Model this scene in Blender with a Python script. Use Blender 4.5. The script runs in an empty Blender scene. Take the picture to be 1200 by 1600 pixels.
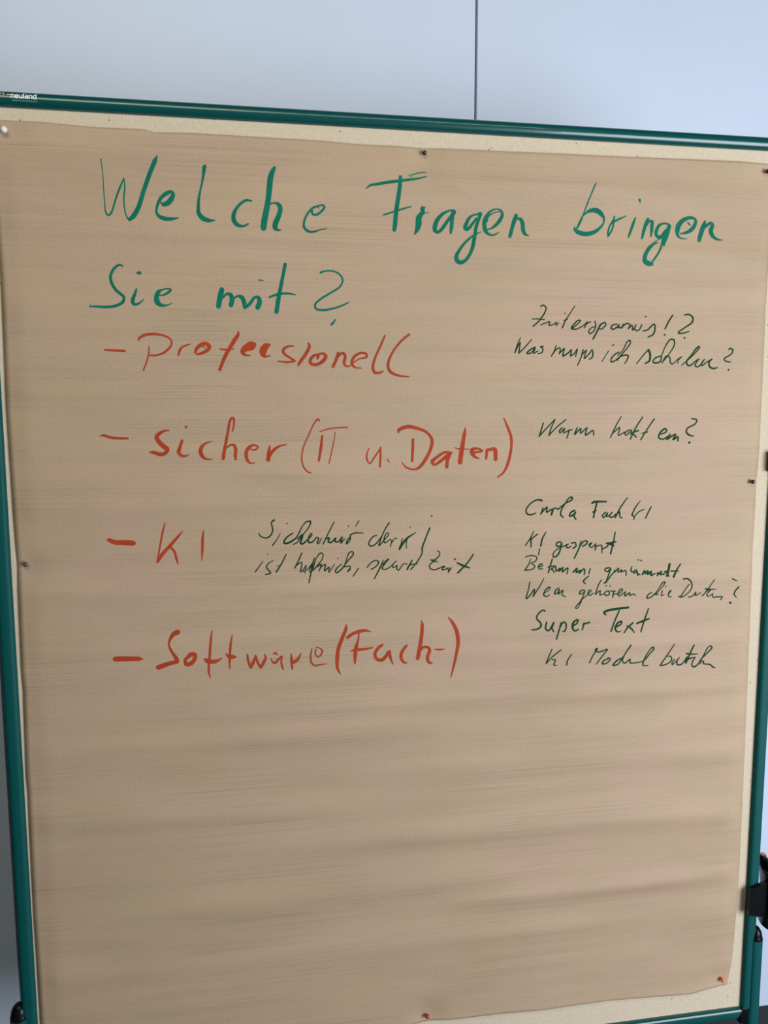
import bpy, bmesh, math, random
from mathutils import Vector, Matrix, noise

# ------------------------------------------------------------------ camera
scn = bpy.context.scene
col = scn.collection
cam_d = bpy.data.cameras.new('camera')
cam = bpy.data.objects.new('camera', cam_d)
col.objects.link(cam)
cam_d.sensor_fit = 'VERTICAL'
cam_d.sensor_height = 36
cam_d.lens = 28.08
cam_d.clip_start = 0.01
right = Vector((0.98642539, -0.16419586, -0.00216105))
up = Vector((0.02150212, 0.11610709, 0.99300393))
fwd = Vector((0.16279622, 0.97957076, -0.11806154))
m = Matrix.Identity(4)
for r_ in range(3):
    m[r_][0], m[r_][1], m[r_][2] = right[r_], up[r_], -fwd[r_]
m.translation = (-0.25172, -1.19813, 1.46201)
cam.matrix_world = m
scn.camera = cam

# ------------------------------------------------------------------ light and exposure
scn.view_settings.view_transform = 'Standard'
scn.view_settings.look = 'None'
scn.view_settings.gamma = 1
scn.view_settings.use_curve_mapping = False
scn.view_settings.exposure = 0.13
world = bpy.data.worlds.new('world')
scn.world = world
world.use_nodes = True
world.node_tree.nodes['Background'].inputs[0].default_value = (0.86, 0.93, 1.0, 1)
world.node_tree.nodes['Background'].inputs[1].default_value = 0.02

def area(name, loc, target, sx, sy, power, colr):
    d = bpy.data.lights.new(name, 'AREA')
    d.shape = 'RECTANGLE'
    d.size, d.size_y, d.energy, d.color = sx, sy, power, colr
    o = bpy.data.objects.new(name, d)
    o.location = loc
    o.rotation_euler = (Vector(target) - Vector(loc)).to_track_quat('-Z', 'Y').to_euler()
    col.objects.link(o)
    return o
area('window_daylight', (1.70, -2.05, 1.12), (0.2, 0, 1.05), 1.4, 1.7, 70, (0.865, 0.915, 1.0))
area('far_window_daylight', (3.2, -2.6, 1.4), (0.0, 0, 1.2), 2.4, 1.8, 16, (0.88, 0.93, 1.0))
area('ceiling_lamp', (0.36, -1.8, 3.0), (0.1, 0, 1.6), 1.1, 0.06, 4.5, (1.0, 0.94, 0.76))
area('ceiling_lamp', (-0.8, -1.8, 3.0), (-0.1, 0, 1.6), 1.3, 0.6, 16, (1.0, 0.95, 0.76))

# ------------------------------------------------------------------ helpers
def mat(name, colr, rough=0.5, metal=0.0, coat=0.0, var=0.0, scale=40.0, bump=0.0, bscale=200.0, spec=0.5):
    M = bpy.data.materials.new(name)
    M.use_nodes = True
    nt = M.node_tree
    b = nt.nodes['Principled BSDF']
    b.inputs['Base Color'].default_value = (*colr, 1)
    b.inputs['Roughness'].default_value = rough
    b.inputs['Metallic'].default_value = metal
    b.inputs['Coat Weight'].default_value = coat
    b.inputs['Specular IOR Level'].default_value = spec
    tc = nt.nodes.new('ShaderNodeTexCoord')
    n = nt.nodes.new('ShaderNodeTexNoise')
    n.inputs['Scale'].default_value = scale
    n.inputs['Detail'].default_value = 4
    nt.links.new(tc.outputs['Object'], n.inputs['Vector'])
    r = nt.nodes.new('ShaderNodeValToRGB')
    r.color_ramp.elements[0].position = 0.3
    r.color_ramp.elements[1].position = 0.7
    r.color_ramp.elements[0].color = (*[c * (1 - var) for c in colr], 1)
    r.color_ramp.elements[1].color = (*[min(1, c * (1 + var)) for c in colr], 1)
    nt.links.new(n.outputs['Fac'], r.inputs['Fac'])
    nt.links.new(r.outputs['Color'], b.inputs['Base Color'])
    if bump:
        n2 = nt.nodes.new('ShaderNodeTexNoise')
        n2.inputs['Scale'].default_value = bscale
        n2.inputs['Detail'].default_value = 3
        nt.links.new(tc.outputs['Object'], n2.inputs['Vector'])
        bp = nt.nodes.new('ShaderNodeBump')
        bp.inputs['Strength'].default_value = bump
        bp.inputs['Distance'].default_value = 0.002
        nt.links.new(n2.outputs['Fac'], bp.inputs['Height'])
        nt.links.new(bp.outputs['Normal'], b.inputs['Normal'])
    return M

def kraft():
    """brown packing paper: fine horizontal ribs of uneven strength, cloudy tone"""
    M = mat('kraft_paper', (0.52, 0.385, 0.268), 0.62, spec=0.35)
    nt = M.node_tree
    b = nt.nodes['Principled BSDF']
    tc = nt.nodes.new('ShaderNodeTexCoord')
    def noise_n(sx, sz, scale=1, detail=2):
        mp = nt.nodes.new('ShaderNodeMapping')
        mp.inputs['Scale'].default_value = (sx, 1, sz)
        nt.links.new(tc.outputs['Object'], mp.inputs['Vector'])
        n = nt.nodes.new('ShaderNodeTexNoise')
        n.inputs['Scale'].default_value = scale
        n.inputs['Detail'].default_value = detail
        nt.links.new(mp.outputs['Vector'], n.inputs['Vector'])
        return n.outputs['Fac']
    def math_n(op, a, b_, clamp=False):
        x = nt.nodes.new('ShaderNodeMath')
        x.operation = op
        x.use_clamp = clamp
        for i, v in enumerate((a, b_)):
            if isinstance(v, (int, float)):
                x.inputs[i].default_value = v
            else:
                nt.links.new(v, x.inputs[i])
        return x.outputs[0]
    def ramp(v, lo, hi):
        x = nt.nodes.new('ShaderNodeMapRange')
        x.inputs['From Min'].default_value = lo
        x.inputs['From Max'].default_value = hi
        nt.links.new(v, x.inputs['Value'])
        return x.outputs[0]
    ribs = ramp(noise_n(2.2, 640, 1, 0.5), 0.42, 0.68)          # thin dark lines
    patch = ramp(noise_n(4.5, 38, 1, 3), 0.38, 0.66)            # where they show
    lines = math_n('MULTIPLY', ribs, patch)
    grain = noise_n(240, 330, 1, 4)
    cloud = ramp(noise_n(3.0, 13, 1, 5), 0.30, 0.70)
    blush = ramp(noise_n(4.5, 6, 1.3, 2), 0.35, 0.7)
    f = math_n('SUBTRACT', 1.0, math_n('MULTIPLY', lines, 0.15))
    f = math_n('MULTIPLY', f, math_n('ADD', 0.95, math_n('MULTIPLY', cloud, 0.10)))
    f = math_n('MULTIPLY', f, math_n('ADD', 0.88, math_n('MULTIPLY', grain, 0.24)))
    mix = nt.nodes.new('ShaderNodeMix')
    mix.data_type = 'RGBA'
    mix.inputs[6].default_value = (0.455, 0.334, 0.215, 1)
    mix.inputs[7].default_value = (0.478, 0.334, 0.233, 1)
    nt.links.new(blush, mix.inputs[0])
    vm = nt.nodes.new('ShaderNodeVectorMath')
    vm.operation = 'SCALE'
    nt.links.new(mix.outputs[2], vm.inputs[0])
    nt.links.new(f, vm.inputs['Scale'])
    nt.links.new(vm.outputs[0], b.inputs['Base Color'])
    bp = nt.nodes.new('ShaderNodeBump')
    bp.inputs['Strength'].default_value = 0.15
    bp.inputs['Distance'].default_value = 0.0006
    h = math_n('SUBTRACT', math_n('MULTIPLY', grain, 0.5), lines)
    nt.links.new(h, bp.inputs['Height'])
    nt.links.new(bp.outputs['Normal'], b.inputs['Normal'])
    return M

def felt():
    """cream felt face of the board with a scatter of old pin holes"""
    M = mat('cream_felt', (0.63, 0.538, 0.405), 0.95, var=0.05, scale=160, bump=0.5, bscale=420, spec=0.1)
    nt = M.node_tree
    b = nt.nodes['Principled BSDF']
    src = b.inputs['Base Color'].links[0].from_socket
    tc = nt.nodes.new('ShaderNodeTexCoord')
    v = nt.nodes.new('ShaderNodeTexVoronoi')
    v.inputs['Scale'].default_value = 55
    nt.links.new(tc.outputs['Object'], v.inputs['Vector'])
    lt = nt.nodes.new('ShaderNodeMath')
    lt.operation = 'LESS_THAN'
    lt.inputs[1].default_value = 0.07
    nt.links.new(v.outputs['Distance'], lt.inputs[0])
    mx = nt.nodes.new('ShaderNodeMix')
    mx.data_type = 'RGBA'
    mx.blend_type = 'MULTIPLY'
    nt.links.new(lt.outputs[0], mx.inputs[0])
    nt.links.new(src, mx.inputs[6])
    mx.inputs[7].default_value = (0.45, 0.40, 0.34, 1)
    nt.links.new(mx.outputs[2], b.inputs['Base Color'])
    return M

TEAL = mat('teal_enamel', (0.001, 0.072, 0.068), 0.27, coat=0.4, var=0.03)
TEAL_MATT = mat('teal_enamel_matt', (0.001, 0.076, 0.074), 0.55, var=0.03, spec=0.2)
BLACK = mat('black_plastic', (0.004, 0.005, 0.006), 0.28, var=0.1, spec=0.2)
WHITE = mat('white_laminate', (0.60, 0.69, 0.85), 0.42, var=0.012, scale=6, bump=0.04, bscale=500)
DARK = mat('dark_plinth', (0.03, 0.038, 0.04), 0.5, var=0.1)
CARC = mat('dark_carcass', (0.03, 0.03, 0.035), 0.7, var=0.05)
CARPET = mat('grey_carpet', (0.035, 0.042, 0.045), 0.95, var=0.25, scale=300, bump=0.6, bscale=500)
PLASTER = mat('plaster', (0.55, 0.56, 0.58), 0.9, var=0.03)
KRAFT = kraft()
FELT = felt()
INK = {'green': mat('green_ink', (0.003, 0.155, 0.098), 0.7, var=0.12, scale=60, spec=0.12),
       'red': mat('red_ink', (0.40, 0.052, 0.018), 0.7, var=0.10, scale=60, spec=0.12),
       'dark': mat('dark_green_ink', (0.005, 0.046, 0.019), 0.7, var=0.25, scale=60, spec=0.1)}
STEEL = mat('steel', (0.55, 0.54, 0.53), 0.3, metal=1.0)
PRINT = mat('white_print', (0.86, 0.88, 0.88), 0.5)
PRINT2 = mat('pale_print', (0.22, 0.40, 0.37), 0.5)
PRINT3 = mat('orange_print', (0.75, 0.36, 0.16), 0.5)

def link(name, me, m_, parent=None):
    o = bpy.data.objects.new(name, me)
    col.objects.link(o)
    if m_:
        me.materials.clear()
        me.materials.append(m_)
    if parent:
        o.parent = parent
        o.location = -parent.location
    return o

def obj(name, bm, m_, parent=None, smooth=True):
    """link a bmesh given in world coordinates; under a parent Empty the offset is taken off"""
    me = bpy.data.meshes.new(name)
    bmesh.ops.recalc_face_normals(bm, faces=bm.faces)
    for f in bm.faces:
        f.smooth = smooth
    bm.to_mesh(me)
    bm.free()
    if smooth and hasattr(me, 'set_sharp_from_angle'):
        me.set_sharp_from_angle(angle=math.radians(38))
    if parent:
        off = parent.location.copy()
        par = parent.parent
        while par:
            off += par.location
            par = par.parent
        me.transform(Matrix.Translation(-off))
        o = bpy.data.objects.new(name, me)
        o.parent = parent
    else:
        o = bpy.data.objects.new(name, me)
    me.materials.append(m_)
    col.objects.link(o)
    return o

def thing(name, label, cat, loc, group=None):
    o = bpy.data.objects.new(name, None)
    o.empty_display_size = 0.05
    o.location = loc
    o['label'] = label
    o['category'] = cat
    if group:
        o['group'] = group
    col.objects.link(o)
    return o

def box(bm, x0, x1, y0, y1, z0, z1, bevel=0.0, seg=2):
    r = bmesh.ops.create_cube(bm, size=1)
    vs = r['verts']
    for v in vs:
        v.co = Vector(((x0 + x1) / 2 + v.co.x * (x1 - x0), (y0 + y1) / 2 + v.co.y * (y1 - y0), (z0 + z1) / 2 + v.co.z * (z1 - z0)))
    if bevel:
        es = list({e for v in vs for e in v.link_edges})
        bmesh.ops.bevel(bm, geom=es, offset=bevel, segments=seg, affect='EDGES', profile=0.5)

def sweep(bm, path, rings, closed_ends=True):
    """skin a list of rings (each a list of Vector) together"""
    vr = [[bm.verts.new(p) for p in ring] for ring in rings]
    n = len(vr[0])
    for a, b_ in zip(vr, vr[1:]):
        for i in range(n):
            bm.faces.new((a[i], a[(i + 1) % n], b_[(i + 1) % n], b_[i]))
    if closed_ends:
        bm.faces.new(vr[0])
        bm.faces.new(vr[-1])

def tube(bm, a, b_, r, ry=None, seg=28, chamfer=0.0, shear=(0, 0), square=1.0):
    """straight tube from a to b_; shear tilts the two end faces (for mitres)"""
    a, b_ = Vector(a), Vector(b_)
    ry = ry or r
    d = (b_ - a).normalized()
    side = Vector((0, 0, 1)) if abs(d.x) > 0.7 else Vector((1, 0, 0))
    depth = Vector((0, 1, 0)) if abs(d.y) < 0.7 else Vector((0, 0, 1))
    rings = []
    ends = [(a, 0), (b_, 1)] if not chamfer else [(a, 0), (a + d * chamfer, 2), (b_ - d * chamfer, 2), (b_, 1)]
    for p, k in ends:
        sc = 1 - (chamfer / r if chamfer and k in (0, 1) else 0)
        ring = []
        for i in range(seg):
            t = 2 * math.pi * i / seg
            cs, sn = math.cos(t), math.sin(t)
            cs, sn = math.copysign(abs(cs) ** square, cs), math.copysign(abs(sn) ** square, sn)
            s = cs * r * sc
            q = p + side * s + depth * (sn * ry * sc)
            if k in (0, 1):
                q += d * (s * shear[k])
            ring.append(q)
        rings.append(ring)
    sweep(bm, None, rings)

def lathe(bm, c, prof, seg=32, axis='Z'):
    """prof: (radius, offset along the axis)"""
    rings = []
    for r, h in prof:
        ring = []
        for i in range(seg):
            t = 2 * math.pi * i / seg
            x, y = math.cos(t) * r, math.sin(t) * r
            ring.append(Vector(c) + (Vector((x, y, h)) if axis == 'Z' else Vector((x, h, y))))
        rings.append(ring)
    sweep(bm, None, rings)

# ------------------------------------------------------------------ the setting
def struct(name, bm, m_):
    o = obj(name, bm, m_, smooth=False)
    o['kind'] = 'structure'
    return o
bm = bmesh.new(); box(bm, -3.5, 3.6, -3.5, 1.0, -0.10, 0.0); struct('floor', bm, CARPET)
bm = bmesh.new(); box(bm, -3.5, 3.6, 0.93, 1.05, 0.0, 3.0); struct('wall_back', bm, PLASTER)

YD = 0.34                       # front of the cupboard doors
cup = thing('built_in_cupboard', 'tall white laminate cupboard front with thin dark door gaps behind the pinboard', 'cupboard', (0.181, YD, 0))
bm = bmesh.new(); box(bm, -2.52, 2.88, YD + 0.022, 0.92, 0.102, 2.70); obj('carcass', bm, CARC, cup, False)
bm = bmesh.new(); box(bm, -2.52, 2.88, YD + 0.05, 0.92, 0.0, 0.101); obj('plinth', bm, DARK, cup, False)
for k in range(6):
    x0 = 0.181 + (k - 3) * 0.9
    bm = bmesh.new()
    box(bm, x0 + 0.0022, x0 + 0.9 - 0.0022, YD, YD + 0.019, 0.103, 2.69, 0.0008, 1)
    obj('door', bm, WHITE, cup, False)

# ------------------------------------------------------------------ the pinboard
XI, ZB, ZT, RR = 0.5932, 0.410, 1.876, 0.0105
board = thing('pinboard', 'large upright pinboard with cream felt face and teal green tube frame', 'pinboard', (0, 0, 0))
bm = bmesh.new(); box(bm, -XI - 0.006, XI + 0.006, 0.0, 0.012, ZB - 0.006, ZT + 0.006); obj('felt_panel', bm, FELT, board, False)
zc = ZT + RR
bm = bmesh.new(); tube(bm, (-XI - RR, 0.002, zc), (XI + RR, 0.002, zc), RR, RR, 40, shear=(-1, 1))
top_rail = obj('top_rail', bm, TEAL, board)
for s in (-1, 1):
    x = s * (XI + RR)
    bm = bmesh.new(); tube(bm, (x, 0.002, ZB), (x, 0.002, zc), RR, RR, 40, shear=(0, s), square=0.62)
    obj('side_rail', bm, TEAL_MATT, board)
zb = ZB - RR
bm = bmesh.new(); tube(bm, (-XI + 0.004, 0.002, zb), (XI - 0.004, 0.002, zb), RR, RR, 40, shear=(-0.5, 0.5), square=0.62)
obj('bottom_rail', bm, TEAL, board)
for s in (-1, 1):
    x = s * (XI + RR)
    bm = bmesh.new()
    box(bm, x - 0.013, x + 0.009, -0.0075, 0.011, ZB - 0.030, ZB - 0.0005, 0.002)
    obj('corner_block', bm, BLACK, board)
    xl = s * (XI + RR + (0.0150 if s < 0 else 0.0125))
    zl = 0.5575 if s < 0 else 0.5435
    rl = 0.0132 if s < 0 else 0.0118
    bm = bmesh.new(); tube(bm, (xl, 0.0, 0.045), (xl, 0.0, zl - 0.004), rl, rl, 40, square=0.75)
    leg = obj('leg', bm, TEAL_MATT, board)
    bm = bmesh.new()
    lathe(bm, (xl, 0.0, zl), [(rl - 0.001, -0.008), (rl + 0.0006, -0.0045), (rl + 0.0008, -0.002), (rl + 0.0002, 0.000),
                              (rl - 0.0006, 0.003), (rl * 0.93, 0.0060), (rl * 0.82, 0.0100), (rl * 0.64, 0.0138), (rl * 0.42, 0.0168), (rl * 0.16, 0.0186)])
    c = obj('cap', bm, BLACK, board)
    c['label'] = 'black domed plastic cap on the leg'
    bm = bmesh.new()
    tube(bm, (xl, -0.28, 0.028), (xl, 0.28, 0.028), 0.016, 0.013, 24)
    obj('foot', bm, TEAL, board)
    for yy in (-0.28, 0.28):
        bm = bmesh.new(); box(bm, xl - 0.018, xl + 0.018, yy - 0.016, yy + 0.016, 0.0, 0.043, 0.004)
        obj('foot_cap', bm, BLACK, board)
# small dark clip on the right-hand rail
bm = bmesh.new(); box(bm, 0.5880, 0.618, -0.012, 0.014, 1.3715, 1.4045, 0.002)
o = obj('clip', bm, mat('maroon_plastic', (0.045, 0.015, 0.014), 0.4), board)
o['label'] = 'dark maroon clip on the right rail'

# maker's mark printed on the top rail, wrapped round the tube
def rail_point(x, h, lift=0.00012):
    """x along the rail, h = arc length above its front line"""
    a = h / RR
    return Vector((x, 0.002 - math.cos(a) * (RR + lift), zc + math.sin(a) * (RR + lift)))
def strokes_on_rail(lines, w):
    """flat printed strokes (x, h in metres), w wide, each corner closed with a small disc"""
    bm = bmesh.new()
    lift = 0.00012
    for L in lines:
        fine = []
        for (x0, h0), (x1, h1) in zip(L, L[1:]):
            for k in range(4):
                fine.append((x0 + (x1 - x0) * k / 4, h0 + (h1 - h0) * k / 4))
        fine.append(L[-1])
        for (x0, h0), (x1, h1) in zip(fine, fine[1:]):
            d = math.hypot(x1 - x0, h1 - h0) or 1
            nx, nh = -(h1 - h0) / d * w / 2, (x1 - x0) / d * w / 2
            bm.faces.new([bm.verts.new(rail_point(*p, lift)) for p in ((x0 + nx, h0 + nh), (x0 - nx, h0 - nh), (x1 - nx, h1 - nh), (x1 + nx, h1 + nh))])
        for (x0, h0) in L:
            lift += 0.000003
            bm.faces.new([bm.verts.new(rail_point(x0 + math.cos(k * 0.785) * w / 2, h0 + math.sin(k * 0.785) * w / 2, lift)) for k in range(8)])
    return bm
def glyph(c):
    """strokes of a rounded lower-case letter in a 1 x 1 box (ascenders to 1.5)"""
    arch = [(0, 0), (0, .95), (.25, 1), (.75, 1), (1, .75), (1, 0)]
    return {'n': [arch],
            'e': [[(0, .5), (1, .5), (1, .75), (.75, 1), (.25, 1), (0, .75), (0, .25), (.25, 0), (.95, 0)]],
            'u': [[(0, 1), (0, .25), (.25, 0), (.75, 0), (1, .05), (1, 1)]],
            'l': [[(0, 1.5), (0, 0)]],
            'a': [[(.1, 1), (.75, 1), (1, .75), (1, 0), (.25, 0), (0, .15), (0, .42), (.25, .56), (1, .56)]],
            'd': [[(1, 1.5), (1, 0), (.25, 0), (0, .25), (0, .75), (.25, 1), (1, 1)]]}[c]
lines, x = [], -0.5570
for ch in 'neuland':
    for L in glyph(ch):
        lines.append([(x + px * 0.0034 * (0.0 if ch == 'l' else 1.0), 0.0000 + py * 0.0044) for px, py in L])
    x += 0.0020 if ch == 'l' else 0.0052
o = obj('lettering', strokes_on_rail(lines, 0.00125), PRINT, top_rail, False)
o['label'] = 'white printed word neuland'
# the tiny second line under it is too small to read: a broken pale rule of the same size
bm = bmesh.new()
random.seed(4)
x = -0.556
while x < -0.525:
    w = random.uniform(0.0010, 0.0017)
    for (ax, bx, ah, bh) in ((x, x + 0.0004, -0.0041, -0.0026), (x, x + w, -0.0030, -0.0026), (x + w - 0.0004, x + w, -0.0041, -0.0028)):
        q = [bm.verts.new(rail_point(*p)) for p in ((ax, ah), (bx, ah), (bx, bh), (ax, bh))]
        bm.faces.new(q)
    x += w + random.choice((0.0005, 0.0005, 0.0012))
obj('small_print', bm, PRINT2, top_rail, False)
bm = bmesh.new()
def ring_print(cx, ch, r0, r1):
    k = 24
    va = [bm.verts.new(rail_point(cx + math.cos(2 * math.pi * i / k) * r0, ch + math.sin(2 * math.pi * i / k) * r0)) for i in range(k)]
    vb = [bm.verts.new(rail_point(cx + math.cos(2 * math.pi * i / k) * r1, ch + math.sin(2 * math.pi * i / k) * r1)) for i in range(k)]
    for i in range(k):
        bm.faces.new((va[i], va[(i + 1) % k], vb[(i + 1) % k], vb[i]))
ring_print(-0.5690, 0.0042, 0.0030, 0.0036)
obj('emblem', bm, PRINT3, top_rail, False)
bm = bmesh.new()  # cream emblem line; tube highlight painted in as colour between the logos
for (x0, x1, h, t_) in ((-0.5755, -0.5697, 0.0040, 0.0009), (-0.5688, -0.5655, 0.0042, 0.0007), (-0.5630, -0.5578, 0.0038, 0.0009)):
    q = [bm.verts.new(rail_point(*p)) for p in ((x0, h - t_ / 2), (x1, h - t_ / 2), (x1, h + t_ / 2), (x0, h + t_ / 2))]
    bm.faces.new(q)
obj('emblem_highlight_line', bm, mat('cream_print_highlight', (0.85, 0.75, 0.55), 0.5), top_rail, False)

# ------------------------------------------------------------------ the sheet of packing paper
PAPER_FOLDS = [(-0.545, -0.351, 1.8143, 0.0085, 1.3), (-0.369, -0.052, 1.8038, 0.0105, 1.2), (-0.033, 0.599, 1.791, 0.0151, 2.0), (-0.089, 0.103, 1.8254, 0.0072, 0.8), (-0.584, -0.22, 1.7091, 0.0113, 1.5), (-0.256, 0.605, 1.7058, 0.0122, 1.3), (-0.487, 0.105, 1.6438, 0.0109, 0.8), (0.046, 0.609, 1.6489, 0.0136, 1.3), (-0.507, 0.066, 1.5768, 0.0092, 0.8), (-0.596, 0.047, 1.4844, 0.013, 1.1), (0.007, 0.619, 1.498, 0.016, 1.5), (-0.292, 0.628, 1.3638, 0.0141, 1.3), (-0.6, -0.309, 1.4004, 0.011, 0.8), (-0.604, 0.048, 1.3228, 0.0134, 0.7), (-0.559, 0.592, 1.1887, 0.0152, 1.3), (0.05, 0.61, 1.0788, 0.013, 0.8), (-0.616, -0.033, 1.1105, 0.0139, 0.9), (-0.3, 0.604, 0.9995, 0.014, 1.2), (-0.552, 0.051, 0.9596, 0.0165, 0.9), (-0.155, 0.586, 0.8824, 0.0177, 1.2), (-0.217, 0.593, 0.7704, 0.0203, 2.6), (-0.577, -0.095, 0.8366, 0.0208, 1.3), (0.118, 0.593, 0.6562, 0.0153, 2.3), (-0.453, 0.163, 0.6898, 0.0198, 1.4), (-0.587, 0.593, 0.5876, 0.0204, 1.2), (0.534, 0.589, 0.6934, 0.0048, 1.2), (-0.384, -0.014, 1.8627, 0.0043, 0.5)]  # from x, to x, height, half width (m), rise (mm)
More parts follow.
